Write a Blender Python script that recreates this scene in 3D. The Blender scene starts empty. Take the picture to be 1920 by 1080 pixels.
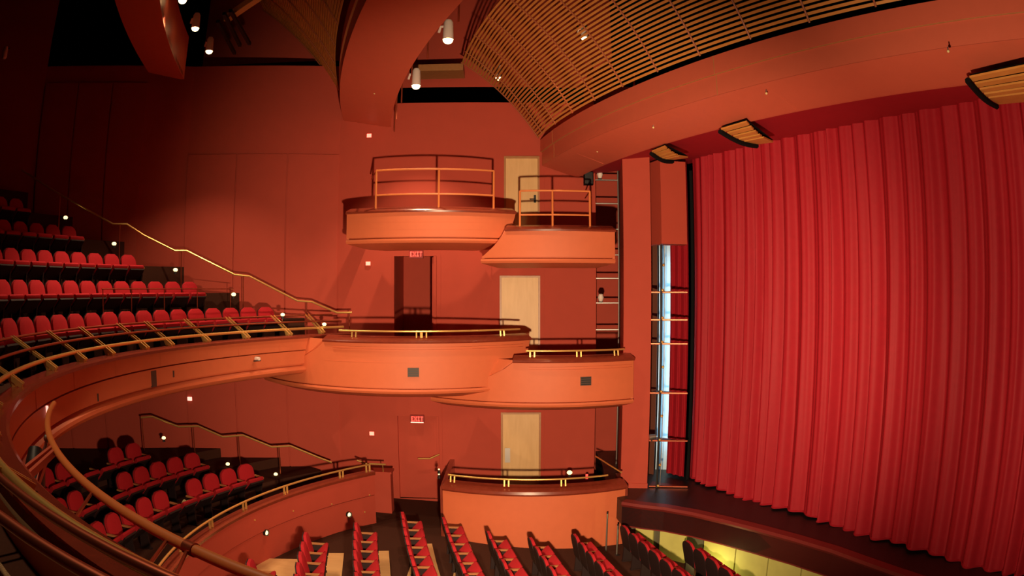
import bpy, math, random
from mathutils import Vector, Matrix
random.seed(7)
S = bpy.context.scene
COL = S.collection
PI = math.pi
R_ = math.radians
ZC = 6.0                     # height of the camera above the lowest auditorium floor

# ------------------------------------------------------------------ camera
cam_d = bpy.data.cameras.new('camera')
cam_d.type = 'PANO'
cam_d.panorama_type = 'FISHEYE_EQUISOLID'      # the photograph was taken with a wide lens that bows straight lines
FPX = 1300.0
cam_d.sensor_fit = 'HORIZONTAL'
cam_d.sensor_width = 36.0
cam_d.fisheye_lens = FPX / 1920 * 36.0
cam_d.fisheye_fov = R_(178)
cam_d.clip_start = 0.05
cam_d.clip_end = 200
cam = bpy.data.objects.new('camera', cam_d)
cam.location = (0, 0, ZC)
cam.rotation_euler = (R_(90), 0, 0)
COL.objects.link(cam)
S.camera = cam

# ------------------------------------------------------------------ world and view
w = bpy.data.worlds.new('world'); S.world = w; w.use_nodes = True
w.node_tree.nodes['Background'].inputs[0].default_value = (0.05, 0.035, 0.04, 1)
w.node_tree.nodes['Background'].inputs[1].default_value = 0.05
S.view_settings.view_transform = 'Standard'
S.view_settings.look = 'None'
S.view_settings.exposure = -0.12
S.view_settings.gamma = 1.0
S.view_settings.use_curve_mapping = False

# ------------------------------------------------------------------ large stage lights
def spot(name, loc, target, power, angle, blend, color, radius=0.12):
    d = bpy.data.lights.new(name, 'SPOT'); d.energy = power; d.color = color
    d.spot_size = R_(angle); d.spot_blend = blend; d.shadow_soft_size = radius
    o = bpy.data.objects.new(name, d); COL.objects.link(o)
    o.location = Vector(loc) + Vector((0, 0, ZC))
    v = Vector(target) - Vector(loc)
    o.rotation_euler = v.to_track_quat('-Z', 'Y').to_euler()
    return o
def point(name, loc, power, color, radius=0.06):
    d = bpy.data.lights.new(name, 'POINT'); d.energy = power; d.color = color; d.shadow_soft_size = radius
    o = bpy.data.objects.new(name, d); COL.objects.link(o)
    o.location = Vector(loc) + Vector((0, 0, ZC)); return o
WARM = (1.0, 0.70, 0.42)
# stage lamps hung from the lighting pipe of the near balcony front, where it runs on below the picture:
# the rail and seat shadows that climb the far wall come from there
spot('balcony_pipe_flood_offscreen', (0.13, 2.25, -1.75), (1.2, 16, -1.1), 8000, 84, 0.85, WARM)
spot('balcony_pipe_curtain_offscreen', (0.42, 2.16, -1.70), (8.6, 8.2, 0.6), 2900, 82, 0.9, WARM)
spot('balcony_pipe_left_offscreen', (-0.28, 2.38, -1.75), (-6.8, 12.0, -4.6), 2300, 40, 0.9, WARM)
# the row of ceiling cans over the balcony runs on above the picture
spot('ceiling_can_row_offscreen', (-4.3, 3.7, 5.4), (-4.3, 3.7, 0.0), 750, 90, 0.6, WARM)

# ------------------------------------------------------------------ materials
def mat(name, col, rough=0.6, metal=0.0, noise=0.0, nscale=20.0, emit=None, estr=0.0, bump=0.0, spec=0.5, coat=0.0, col2=None):
    m = bpy.data.materials.new(name); m.use_nodes = True
    nt = m.node_tree; b = nt.nodes['Principled BSDF']
    b.inputs['Base Color'].default_value = (*col, 1)
    b.inputs['Roughness'].default_value = rough
    b.inputs['Metallic'].default_value = metal
    b.inputs['Specular IOR Level'].default_value = spec
    if coat: b.inputs['Coat Weight'].default_value = coat
    if emit:
        b.inputs['Emission Color'].default_value = (*emit, 1)
        b.inputs['Emission Strength'].default_value = estr
    if noise or bump or col2:
        tc = nt.nodes.new('ShaderNodeTexCoord')
        n = nt.nodes.new('ShaderNodeTexNoise'); n.inputs['Scale'].default_value = nscale; n.inputs['Detail'].default_value = 5
        nt.links.new(tc.outputs['Object'], n.inputs['Vector'])
        if noise or col2:
            mx = nt.nodes.new('ShaderNodeMix'); mx.data_type = 'RGBA'
            c2 = col2 if col2 else tuple(c * (1 - noise) for c in col)
            mx.inputs['A'].default_value = (*c2, 1)
            mx.inputs['B'].default_value = (*(min(1, c * (1 + noise)) for c in col), 1)
            nt.links.new(n.outputs['Fac'], mx.inputs['Factor'])
            nt.links.new(mx.outputs['Result'], b.inputs['Base Color'])
        if bump:
            bp = nt.nodes.new('ShaderNodeBump'); bp.inputs['Strength'].default_value = bump; bp.inputs['Distance'].default_value = 0.01
            nt.links.new(n.outputs['Fac'], bp.inputs['Height']); nt.links.new(bp.outputs['Normal'], b.inputs['Normal'])
    return m
def wood(name, c1, c2, rough=0.4, scale=(3, 3, 30), coat=0.0):
    m = bpy.data.materials.new(name); m.use_nodes = True
    nt = m.node_tree; b = nt.nodes['Principled BSDF']; b.inputs['Roughness'].default_value = rough
    if coat: b.inputs['Coat Weight'].default_value = coat; b.inputs['Coat Roughness'].default_value = 0.15
    tc = nt.nodes.new('ShaderNodeTexCoord'); mp = nt.nodes.new('ShaderNodeMapping')
    mp.inputs['Scale'].default_value = scale
    n = nt.nodes.new('ShaderNodeTexNoise'); n.inputs['Scale'].default_value = 1.0; n.inputs['Detail'].default_value = 6; n.inputs['Distortion'].default_value = 0.6
    mx = nt.nodes.new('ShaderNodeMix'); mx.data_type = 'RGBA'
    mx.inputs['A'].default_value = (*c1, 1); mx.inputs['B'].default_value = (*c2, 1)
    nt.links.new(tc.outputs['Object'], mp.inputs['Vector']); nt.links.new(mp.outputs['Vector'], n.inputs['Vector'])
    nt.links.new(n.outputs['Fac'], mx.inputs['Factor']); nt.links.new(mx.outputs['Result'], b.inputs['Base Color'])
    return m
M = {}
M['wall'] = mat('wall_paint', (0.46, 0.066, 0.040), 0.75, noise=0.06, nscale=3, bump=0.05, spec=0.25)
M['black'] = mat('black_masking', (0.006, 0.006, 0.007), 0.9, spec=0.1)
M['terra'] = mat('box_front_paint', (0.64, 0.150, 0.062), 0.55, noise=0.05, nscale=6, bump=0.04, spec=0.35)
M['beam'] = mat('beam_paint', (0.58, 0.115, 0.065), 0.5, noise=0.05, nscale=5, spec=0.4)
M['brown'] = mat('brown_flat_paint', (0.13, 0.045, 0.028), 0.85, noise=0.1, nscale=3, spec=0.2)
M['capwood'] = wood('dark_cap_wood', (0.16, 0.022, 0.012), (0.26, 0.045, 0.022), 0.25, (8, 8, 8), coat=0.5)
M['slat'] = wood('slat_wood', (0.50, 0.19, 0.040), (0.70, 0.31, 0.075), 0.4, (4, 4, 12))
M['ribwood'] = wood('rib_wood', (0.30, 0.075, 0.03), (0.42, 0.12, 0.045), 0.5, (4, 4, 4))
M['door'] = wood('door_wood', (0.62, 0.36, 0.14), (0.80, 0.52, 0.24), 0.45, (9, 2, 1.2))
M['stepwood'] = wood('step_wood', (0.56, 0.31, 0.12), (0.74, 0.45, 0.20), 0.5, (2, 9, 2))
M['brass'] = mat('polished_brass', (0.95, 0.60, 0.19), 0.30, 0.72)
M['redbrass'] = mat('copper_rail', (0.42, 0.10, 0.05), 0.38, 0.8)
M['steel'] = mat('dull_steel', (0.45, 0.42, 0.40), 0.4, 0.9)
M['darksteel'] = mat('dark_steel', (0.03, 0.028, 0.03), 0.5, 0.6)
M['orange'] = mat('orange_pipe_paint', (0.75, 0.22, 0.06), 0.45)
M['velvet'] = mat('red_velvet', (0.42, 0.014, 0.022), 0.85, noise=0.12, nscale=30, spec=0.2)
M['shell'] = mat('dark_seat_shell', (0.022, 0.010, 0.010), 0.6, spec=0.3)
M['arm'] = wood('armrest_wood', (0.34, 0.14, 0.05), (0.48, 0.22, 0.08), 0.4, (10, 10, 10))
M['carpet'] = mat('dark_carpet', (0.060, 0.022, 0.014), 0.95, noise=0.3, nscale=60, spec=0.1)
M['stage'] = mat('black_stage_floor', (0.012, 0.007, 0.008), 0.45, noise=0.2, nscale=8)
M['stagered'] = mat('stage_edge_red', (0.17, 0.016, 0.014), 0.5, noise=0.1, nscale=6)
M['pit'] = mat('pit_panel_paint', (0.52, 0.48, 0.14), 0.6, noise=0.15, nscale=4)
M['pitfloor'] = mat('pit_floor', (0.10, 0.09, 0.05), 0.7, noise=0.2, nscale=10)
M['white'] = mat('white_can', (0.85, 0.72, 0.66), 0.5)
M['lens'] = mat('lit_lens', (1, 0.8, 0.5), 0.4, emit=(1.0, 0.70, 0.30), estr=9)
M['aisle'] = mat('aisle_bulb', (1, 0.8, 0.5), 0.4, emit=(1.0, 0.70, 0.30), estr=2.6)
M['redlamp'] = mat('red_pilot_lamp', (1, 0.4, 0.3), 0.4, emit=(1.0, 0.20, 0.14), estr=2.6)
M['exit'] = mat('exit_letters', (1, 0.1, 0.08), 0.4, emit=(1.0, 0.05, 0.035), estr=2.2)
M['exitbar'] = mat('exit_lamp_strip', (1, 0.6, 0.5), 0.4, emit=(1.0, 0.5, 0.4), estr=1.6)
M['exitback'] = mat('exit_housing', (0.25, 0.01, 0.01), 0.5)
M['vent'] = mat('vent_metal', (0.09, 0.055, 0.045), 0.6, 0.3)
M['pale'] = mat('gap_light_blue', (0.55, 0.72, 0.80), 0.7)  # blue of the backstage light put into the colour
M['paper'] = mat('cream_paper', (0.75, 0.60, 0.28), 0.8)
M['tile'] = None
def brick_mat(name, c1, c2, mortar, scale):
    m = bpy.data.materials.new(name); m.use_nodes = True
    nt = m.node_tree; b = nt.nodes['Principled BSDF']; b.inputs['Roughness'].default_value = 0.8
    tc = nt.nodes.new('ShaderNodeTexCoord'); br = nt.nodes.new('ShaderNodeTexBrick')
    br.inputs['Scale'].default_value = scale; br.inputs['Color1'].default_value = (*c1, 1); br.inputs['Color2'].default_value = (*c2, 1); br.inputs['Mortar'].default_value = (*mortar, 1)
    nt.links.new(tc.outputs['Object'], br.inputs['Vector']); nt.links.new(br.outputs['Color'], b.inputs['Base Color'])
    return m
M['tile'] = brick_mat('woven_mat', (0.42, 0.27, 0.12), (0.34, 0.20, 0.09), (0.12, 0.06, 0.03), 14)
def curtain_mat():
    m = mat('curtain_velvet', (0.37, 0.011, 0.022), 0.62, noise=0.10, nscale=9, spec=0.22)
    return m
M['curtain'] = curtain_mat()

# ------------------------------------------------------------------ pixel helpers (a pixel is only a direction)
def dirn(px, py):
    x = px - 960; y = 540 - py; r = math.hypot(x, y) + 1e-9; a = 2 * math.asin(r / 2 / FPX)
    return Vector((math.sin(a) * x / r, math.cos(a), math.sin(a) * y / r))
def atz(px, py, z):          # the point of a pixel's ray at height z (camera = 0)
    d = dirn(px, py); return d * (z / d.z)
def atr(px, py, r):          # at horizontal distance r
    d = dirn(px, py); return d * (r / math.hypot(d.x, d.y))
WALL = [(-20.0, 9.6), (-12.7, 14.8), (-8.66, 16.7), (-4.6, 17.8), (2.2, 18.04)]
def onwall(px, py, off=0.0):  # on the far side wall, or on a plane OFF metres in front of it
    d = dirn(px, py)
    best = None
    for a, b in zip(WALL, WALL[1:]):
        a = Vector(a); b = Vector(b); e = b - a; n = Vector((e.y, -e.x)).normalized()
        a = a + n * off; det = -d.x * e.y + d.y * e.x
        t = (-a.x * e.y + a.y * e.x) / det
        if t <= 0: continue
        p = Vector((d.x, d.y)) * t; s = (p - a).dot(e) / e.dot(e)
        if -0.02 <= s <= 1.02: return d * t
        if best is None or abs(s - 0.5) < best[0]: best = (abs(s - 0.5), d * t)
    return best[1]
C = Vector((2.6, 10.3))      # centre of the balcony and parterre rings
Q = Vector((26.5, 25.0))     # centre of the ceiling beams
def pol(c, r, deg, z=0.0):
    return Vector((c[0] + r * math.cos(R_(deg)), c[1] + r * math.sin(R_(deg)), z))

# ------------------------------------------------------------------ mesh builder
class MB:
    def __init__(s): s.v = []; s.f = []
    def add(s, vs, fs):
        o = len(s.v); s.v += [Vector(v) for v in vs]; s.f += [tuple(i + o for i in f) for f in fs]; return s
    def box(s, lo, hi):
        x0, y0, z0 = lo; x1, y1, z1 = hi
        return s.add([(x0,y0,z0),(x1,y0,z0),(x1,y1,z0),(x0,y1,z0),(x0,y0,z1),(x1,y0,z1),(x1,y1,z1),(x0,y1,z1)],
                     [(0,3,2,1),(4,5,6,7),(0,1,5,4),(1,2,6,5),(2,3,7,6),(3,0,4,7)])
    def frame(s, c, ax, ay, az):     # box from centre and three half-axis vectors
        c = Vector(c); ax = Vector(ax); ay = Vector(ay); az = Vector(az)
        vs = [c + i*ax + j*ay + k*az for k in (-1,1) for i, j in ((-1,-1),(1,-1),(1,1),(-1,1))]
        return s.add(vs, [(0,3,2,1),(4,5,6,7),(0,1,5,4),(1,2,6,5),(2,3,7,6),(3,0,4,7)])
    def bar(s, a, b, wd, h, up=(0,0,1)):  # rectangular bar from a to b
        a = Vector(a); b = Vector(b); d = (b - a); L = d.length; d.normalize()
        up = Vector(up)
        if abs(d.dot(up)) > 0.98: up = Vector((1, 0, 0))
        sd = d.cross(up).normalized(); u = sd.cross(d).normalized()
        return s.frame((a + b) / 2, d * L / 2, sd * wd / 2, u * h / 2)
    def tube(s, pts, r, n=8, cap=True):
        pts = [Vector(p) for p in pts]; rings = []; prev = None
        for i, p in enumerate(pts):
            d = (pts[min(i+1, len(pts)-1)] - pts[max(i-1, 0)]).normalized()
            if prev is None:
                u = Vector((0,0,1)) if abs(d.z) < 0.9 else Vector((1,0,0))
                u = (u - d * u.dot(d)).normalized()
            else:
                u = (prev - d * prev.dot(d)).normalized()
            prev = u; v = d.cross(u)
            rr = r[i] if isinstance(r, (list, tuple)) else r
            rings.append([p + (u * math.cos(2*PI*k/n) + v * math.sin(2*PI*k/n)) * rr for k in range(n)])
        vs = [q for rg in rings for q in rg]; fs = []
        for i in range(len(pts)-1):
            for k in range(n):
                a = i*n + k; b = i*n + (k+1) % n; fs.append((a, b, b+n, a+n))
        if cap:
            fs.append(tuple(range(n-1, -1, -1))); fs.append(tuple(range((len(pts)-1)*n, len(pts)*n)))
        return s.add(vs, fs)
    def ring(s, c, prof, a0, a1, n, closed=True, caps=True):   # profile (radius, z) swept about a vertical axis
        vs = []; m = len(prof); fs = []
        for i in range(n+1):
            a = a0 + (a1-a0)*i/n
            for r, z in prof: vs.append(pol(c, r, a, z))
        for i in range(n):
            for k in range(m if closed else m-1):
                k2 = (k+1) % m
                fs.append((i*m+k, i*m+k2, (i+1)*m+k2, (i+1)*m+k))
        if closed and caps:
            fs.append(tuple(range(m))); fs.append(tuple(n*m+k for k in range(m-1, -1, -1)))
        return s.add(vs, fs)
    def sweep(s, path, prof, closed=True):      # path of (point, outward 2D normal); profile (out, z)
        vs = []; m = len(prof); n = len(path); fs = []
        for p, nn in path:
            for o, z in prof: vs.append(Vector((p[0] + nn[0]*o, p[1] + nn[1]*o, z)))
        for i in range(n-1):
            for k in range(m if closed else m-1):
                k2 = (k+1) % m; fs.append((i*m+k, i*m+k2, (i+1)*m+k2, (i+1)*m+k))
        if closed:
            fs.append(tuple(range(m))); fs.append(tuple((n-1)*m+k for k in range(m-1, -1, -1)))
        return s.add(vs, fs)
    def prism(s, poly, z0, z1):
        n = len(poly); vs = [(p[0], p[1], z0) for p in poly] + [(p[0], p[1], z1) for p in poly]
        fs = [tuple(range(n-1, -1, -1)), tuple(range(n, 2*n))] + [(i, (i+1) % n, n+(i+1) % n, n+i) for i in range(n)]
        return s.add(vs, fs)
    def ball(s, c, r, seg=10, rg=6, sc=(1,1,1)):
        c = Vector(c); vs = [c + Vector((0,0,r*sc[2]))]
        for i in range(1, rg):
            for k in range(seg):
                t = PI*i/rg; p = 2*PI*k/seg
                vs.append(c + Vector((r*sc[0]*math.sin(t)*math.cos(p), r*sc[1]*math.sin(t)*math.sin(p), r*sc[2]*math.cos(t))))
        vs.append(c - Vector((0,0,r*sc[2]))); fs = []
        for k in range(seg):
            fs.append((0, 1+k, 1+(k+1) % seg)); fs.append((len(vs)-1, 1+(rg-2)*seg+(k+1) % seg, 1+(rg-2)*seg+k))
        for i in range(rg-2):
            for k in range(seg):
                a = 1+i*seg+k; b = 1+i*seg+(k+1) % seg; fs.append((a, a+seg, b+seg, b))
        return s.add(vs, fs)
    def mesh(s, name, material, smooth=False, inv=None, local=False):
        me = bpy.data.meshes.new(name)
        vs = s.v if not local else [Vector((v.x*0.82, v.y, v.z)) for v in s.v]
        if not local:
            vs = [v + Vector((0,0,ZC)) for v in vs]
            if inv is not None: vs = [inv @ v for v in vs]
        me.from_pydata([tuple(v) for v in vs], [], s.f); me.validate()
        import bmesh
        bm = bmesh.new(); bm.from_mesh(me); bmesh.ops.recalc_face_normals(bm, faces=bm.faces); bm.to_mesh(me); bm.free()
        me.materials.append(material)
        if smooth:
            me.polygons.foreach_set('use_smooth', [True]*len(me.polygons))
            try: me.set_sharp_from_angle(angle=R_(38))
            except Exception: pass
        return me
def rootof(o):
    while o.parent: o = o.parent
    return o
def tag(o, label=None, cat=None, group=None, kind=None):
    if label: o['label'] = label
    if cat: o['category'] = cat
    if group: o['group'] = group
    if kind: o['kind'] = kind
    return o
def thing(name, label, cat, loc, group=None, kind=None, rz=0.0):
    o = bpy.data.objects.new(name, None); COL.objects.link(o); o.empty_display_size = 0.2
    o.location = Vector(loc) + Vector((0,0,ZC)); o.rotation_euler = (0,0,rz)
    return tag(o, label, cat, group, kind)
def part(mb, name, material, parent, smooth=False, label=None, kind=None):
    r = rootof(parent)
    inv = (Matrix.Translation(r.location) @ r.rotation_euler.to_matrix().to_4x4()).inverted()
    if r.type == 'MESH': inv = Matrix.Translation(r.location).inverted()
    o = bpy.data.objects.new(name, mb.mesh(name, material, smooth, inv)); COL.objects.link(o); o.parent = parent
    return tag(o, label, kind=kind)
def solo(mb, name, material, label, cat, group=None, kind=None, smooth=False):
    n = len(mb.v); b = Vector((sum(v.x for v in mb.v)/n, sum(v.y for v in mb.v)/n, min(v.z for v in mb.v)))
    o = bpy.data.objects.new(name, mb.mesh(name, material, smooth, Matrix.Translation(b + Vector((0,0,ZC))).inverted()))
    o.location = b + Vector((0,0,ZC)); COL.objects.link(o)
    return tag(o, label, cat, group, kind)
def struct(mb, name, material, label, smooth=False): return solo(mb, name, material, label, None, kind='structure', smooth=smooth)

# ================================================================== SETTING
# ---- far side wall: four facets, the last one with door openings
Wp = [Vector(p) for p in WALL]
def wn(i):
    e = Wp[i+1] - Wp[i]; return Vector((e.y, -e.x)).normalized()
mb = MB()
def wallquad(m, a, b, z0, z1):
    m.add([(a[0],a[1],z0),(b[0],b[1],z0),(b[0],b[1],z1),(a[0],a[1],z1)], [(0,1,2,3)])
for i in range(3): wallquad(mb, Wp[i], Wp[i+1], -6.2, 6.06 if i > 0 else 9.0)
def wx(x):                    # point of the last facet at x
    t = (x - Wp[3].x) / (Wp[4].x - Wp[3].x); return Wp[3] + (Wp[4] - Wp[3]) * t
DOORS = {'mid': (-3.10, -1.98, -2.3, 0.83), 'low': (-3.02, -1.93, -5.66, -3.37), 'w1': (-0.29, 0.76, -5.66, -3.26), 'w2': (-0.32, 0.73, -2.3, 0.32), 'w3': (-0.21, 0.72, 1.25, 3.46)}
xs = sorted(set([Wp[3].x, Wp[4].x] + [v for d in DOORS.values() for v in d[:2]]))
zs = sorted(set([-6.2, 4.94, 6.06] + [v for d in DOORS.values() for v in d[2:]]))
for xa, xb in zip(xs, xs[1:]):
    for za, zb in zip(zs, zs[1:]):
        xm = (xa+xb)/2; zm = (za+zb)/2
        if any(d[0] < xm < d[1] and d[2] < zm < d[3] for d in DOORS.values()): continue
        if zm > 4.94 and xm > -3.5: continue
        wallquad(mb, wx(xa), wx(xb), za, zb)
for d in DOORS.values():      # reveals
    a = wx(d[0]); b = wx(d[1]); dep = 0.16
    for p, q in (((a.x,a.y,d[2]),(a.x,a.y,d[3])), ((a.x,a.y,d[3]),(b.x,b.y,d[3])), ((b.x,b.y,d[3]),(b.x,b.y,d[2]))):
        mb.add([p, q, (q[0], q[1]+dep, q[2]), (p[0], p[1]+dep, p[2])], [(0,1,2,3)])
wall = struct(mb, 'wall_side', M['wall'], 'tall terracotta red auditorium side wall behind the tiers of boxes')
def wpanel(i, s0, s1, z0, z1, th=0.05):
    e = (Wp[i+1]-Wp[i]).normalized(); n = wn(i); L = (Wp[i+1]-Wp[i]).length
    m = MB(); a = Wp[i+1] - e*s0; b = Wp[i+1] - e*s1
    m.add([(p.x + n.x*o, p.y + n.y*o, z) for o in (0.0, th) for p, z in ((a,z0),(b,z0),(b,z1),(a,z1))],
          [(0,1,2,3),(7,6,5,4),(0,4,5,1),(1,5,6,2),(2,6,7,3),(3,7,4,0)])
    return m
def wseam(i, s, z0, z1, wd=0.035):
    e = (Wp[i+1]-Wp[i]).normalized(); n = wn(i); a = Wp[i+1] - e*s
    return MB().frame((a.x+n.x*0.004, a.y+n.y*0.004, (z0+z1)/2), (e.x*wd/2, e.y*wd/2, 0), (n.x*0.012, n.y*0.012, 0), (0,0,(z1-z0)/2))
for k in range(3):
    part(wpanel(2, 0.02+1.40*k, 1.385+1.40*k, -6.0, 3.55), 'panel', M['wall'], wall)
for k in range(3):
    part(wpanel(1, 1.33+1.04*k*1.0, 1.33+1.04*(k+1)-0.04, -6.0, 5.55), 'panel', M['wall'], wall)
L3 = (Wp[4]-Wp[3]).length
for x, z0, z1 in ((-0.55,-5.6,3.9), (0.86,-5.6,4.9), (-1.86,-5.6,0.9)):
    part(wseam(3, Wp[4].x - x, z0, z1, 0.03), 'wall_joint', M['wall'], wall)
# ---- rooms behind the openings, upper black gap, enclosing walls
m = MB()
for a, b in (((-3.25, 18.0), (-3.25, 20.6)), ((-3.25, 20.6), (-1.7, 20.6)), ((-1.7, 20.6), (-1.7, 18.02))): wallquad(m, a, b, -2.3, 1.0)
m.add([(-3.25,18.0,1.0),(-1.7,18.02,1.0),(-1.7,20.6,1.0),(-3.25,20.6,1.0)], [(0,1,2,3)]); m.add([(-3.25,18.0,-2.3),(-1.7,18.02,-2.3),(-1.7,20.6,-2.3),(-3.25,20.6,-2.3)], [(0,1,2,3)])
struct(m, 'wall_passage', M['wall'], 'dark passage behind the open middle doorway')
m = MB()
m.add([(-26,-9,-6.3),(26,-9,-6.3),(26,-9,9),(-26,-9,9)], [(0,1,2,3)])
struct(m, 'wall_near', M['wall'], 'dark auditorium wall behind the photographer')
m = MB(); m.add([(-20,9.6,-6.3),(-26,-9,-6.3),(-26,-9,9),(-20,9.6,9)], [(0,1,2,3)])
struct(m, 'wall_back', M['wall'], 'dark rear wall behind the highest balcony row')
m = MB(); m.add([(26,-9,-6.3),(26,26,-6.3),(26,26,9),(26,-9,9)], [(0,1,2,3)]); m.add([(26,26,-6.3),(-22,26,-6.3),(-22,26,9),(26,26,9)], [(0,1,2,3)])
struct(m, 'wall_stage', M['black'], 'black stage house wall beyond the red curtain')
m = MB(); m.add([(-26,-9,9),(26,-9,9),(26,26,9),(-26,26,9)], [(0,1,2,3)])
struct(m, 'ceiling', M['black'], 'black upper ceiling above the curved beams')
m = MB(); m.add([(-9.4,18.6,6.72),(-3.4,19.4,6.72),(-3.4,19.4,9),(-9.4,18.6,9)], [(0,1,2,3)])
m.add([(-3.4,19.6,5.9),(3.0,19.8,5.9),(3.0,19.8,9),(-3.4,19.6,9)], [(0,1,2,3)])
struct(m, 'wall_upper', M['wall'], 'dark red upper wall seen through the gaps between ceiling beams')
m = MB(); a = atr(770, 118, 19.0); b = atr(870, 126, 19.0)
m.box((a.x, 18.6, a.z-0.32), (b.x, 19.4, a.z-0.12))
struct(m, 'trim_1', M['arm'], 'brown concrete ledge in the gap above the wall beside the first slatted canopy')

# ---- floors
m = MB()
def carpet_z(x): return -5.68 - 0.055*(x+3)
pts = [(-22,-9),(9,-9),(9,8),(3.2,15.2),(2.4,18.3),(-3.0,20.5),(-22,20.5)]
m.add([(x, y, carpet_z(max(-4, min(5, x)))) for x, y in [(-4,-9),(5,-9),(5,12.2),(3.2,15.0),(2.4,18.3),(-4,18.3)]], [(0,1,2,3,4,5)])
m.add([(-22,-9,-5.625),(-4,-9,-5.625),(-4,18.3,-5.625),(-22,18.3,-5.625)], [(0,1,2,3)])
floor = struct(m, 'floor', M['carpet'], 'dark brown carpet of the orchestra floor and side aisle')

# ---- orchestra rows (far end of each row, seat back height, number of seats)
ROWS = [(-4.41,10.46,-4.65,5),(-3.89,12.18,-4.70,7),(-3.08,13.09,-4.75,8),(-2.27,14.06,-4.80,10),(-1.37,13.93,-4.85,9),(-0.40,13.25,-4.90,8),
        (0.45,13.01,-4.95,7),(1.35,13.31,-5.00,7),(2.46,13.87,-5.05,7),(3.62,12.88,-5.10,6)]
SEAT_H = 0.93
row_pts = []
for k, (x, y, z, n) in enumerate(ROWS):
    az = 169 if k < 8 else 168; p = Vector((x, y)); L = []
    for i in range(n + 6):
        d = Vector((math.sin(R_(az)), math.cos(R_(az)))); L.append((p.copy(), az)); p = p + d*0.52; az -= 0.7
    row_pts.append(L)
# wooden floor steps under the first rows
for k in range(7):
    L = row_pts[k]; zf = ROWS[k][2] - SEAT_H
    path = []
    for j, (p, az) in enumerate(L):
        d = Vector((math.sin(R_(az)), math.cos(R_(az)))); nrm = Vector((-d.y, d.x))      # towards the stage
        if j == 0:
            ext = {0: 2.4, 1: 1.3, 2: 0.8, 3: 0.5, 4: 0.8, 5: 1.1, 6: 0.9}[k]
            path.append((p - d*ext, nrm))
            if ext > 0: path.append((p, nrm))
        elif j*0.52 > -{0: 2.4, 1: 1.3, 2: 0.8, 3: 0.5, 4: 0.8, 5: 1.1, 6: 0.9}[k] + 0.1: path.append((p, nrm))
    st = MB().sweep(path, [(-0.36, zf-0.3), (0.58, zf-0.3), (0.58, zf-0.0), (-0.36, zf-0.0)])
    o = struct(st, 'floor_step', M['stepwood'], ['pale wooden floor step under the rearmost orchestra row', 'pale wooden floor step under the second orchestra row', 'pale wooden floor step under the third orchestra row',
        'pale wooden floor step under the fourth orchestra row', 'pale wooden floor step under the fifth orchestra row', 'pale wooden floor step under the sixth orchestra row', 'pale wooden floor step under the seventh orchestra row'][k])
# low plinth under the remaining rows, joined to the carpet slope
for k in range(7, 10):
    L = row_pts[k]; zf = ROWS[k][2] - SEAT_H; path = []
    for p, az in L:
        d = Vector((math.sin(R_(az)), math.cos(R_(az)))); path.append((p, Vector((-d.y, d.x))))
    o = struct(MB().sweep(path, [(-0.34, zf-0.3), (0.52, zf-0.3), (0.52, zf), (-0.34, zf)]), 'floor_step', M['carpet'],
        ['carpeted floor step under the eighth orchestra row', 'carpeted floor step under the row beside the pit', 'carpeted floor step under the front row at the pit'][k-7])

# ---- parterre (ground level ring) and balcony terraces
for k, (r0, r1, z) in enumerate(((8.1, 10.2, -5.03), (10.2, 11.25, -4.78), (11.25, 12.3, -4.53), (12.3, 15.5, -4.28))):
    m = MB().ring(C, [(r0, z-0.9), (r1, z-0.9), (r1, z), (r0, z)], 137.3 if k < 1 else 138, 250, 48)
    struct(m, 'floor_terrace', M['carpet'], ['carpeted floor of the lowest parterre row', 'carpeted floor of the second parterre row', 'carpeted floor of the third parterre row', 'carpeted rear aisle of the parterre'][k])
BROWS = [(10.3, -0.47), (11.35, 0.15), (12.4, 0.80), (13.45, 1.48), (14.5, 2.14), (15.55, 2.8), (16.6, 3.46)]
for k, (r, zt) in enumerate(BROWS):
    zf = zt - SEAT_H; r0 = 9.2 if k == 0 else r - 0.55; r1 = r + 0.5
    a1 = 300 if k == 0 else 222 if k > 1 else 236
    m = MB().ring(C, [(r0, zf-0.75 if k else -1.9), (r1, zf-0.75 if k else -1.9), (r1, zf), (r0, zf)], 129.5, a1, 60)
    struct(m, 'floor_balcony', M['carpet'], 'carpeted balcony floor of row %s above the railing' % ['one', 'two', 'three', 'four', 'five', 'six', 'seven'][k])

# ================================================================== DOORS
def wood_door(key, name, lab, handle):
    x0, x1, z0, z1 = DOORS[key]; a = wx(x0); b = wx(x1)
    d = thing(name, lab, None, ((x0+x1)/2, a.y+0.1, z0), kind='structure')
    part(MB().box((x0+0.04, a.y+0.06, z0), (x1-0.04, a.y+0.11, z1-0.04)), 'door_leaf', M['door'], d)
    f = MB().box((x0, a.y-0.02, z0), (x0+0.05, a.y+0.12, z1)).box((x1-0.05, a.y-0.02, z0), (x1, a.y+0.12, z1)).box((x0+0.05, a.y-0.02, z1-0.05), (x1-0.05, a.y+0.12, z1))
    part(f, 'door_frame', M['arm'], d)
    if handle == 'plate':
        part(MB().box((x0+0.10, a.y+0.035, z0+1.02), (x0+0.24, a.y+0.06, z0+1.42)), 'push_plate', M['steel'], d, label='grey metal push plate')
    if handle == 'lever':
        part(MB().box((x1-0.15, a.y+0.04, z0+0.98), (x1-0.09, a.y+0.06, z0+1.18)).tube([(x1-0.12, a.y+0.05, z0+1.06), (x1-0.12, a.y-0.02, z0+1.06), (x1-0.26, a.y-0.02, z0+1.06)], 0.012), 'lever_handle', M['darksteel'], d, label='black lever handle')
wood_door('w1', 'door_1', 'pale wooden door with grey push plate behind the lowest box', 'plate')
wood_door('w2', 'door_2', 'pale wooden door behind the middle tier boxes', None)
wood_door('w3', 'door_3', 'golden wooden door with black lever behind the top tier boxes', 'lever')
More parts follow.
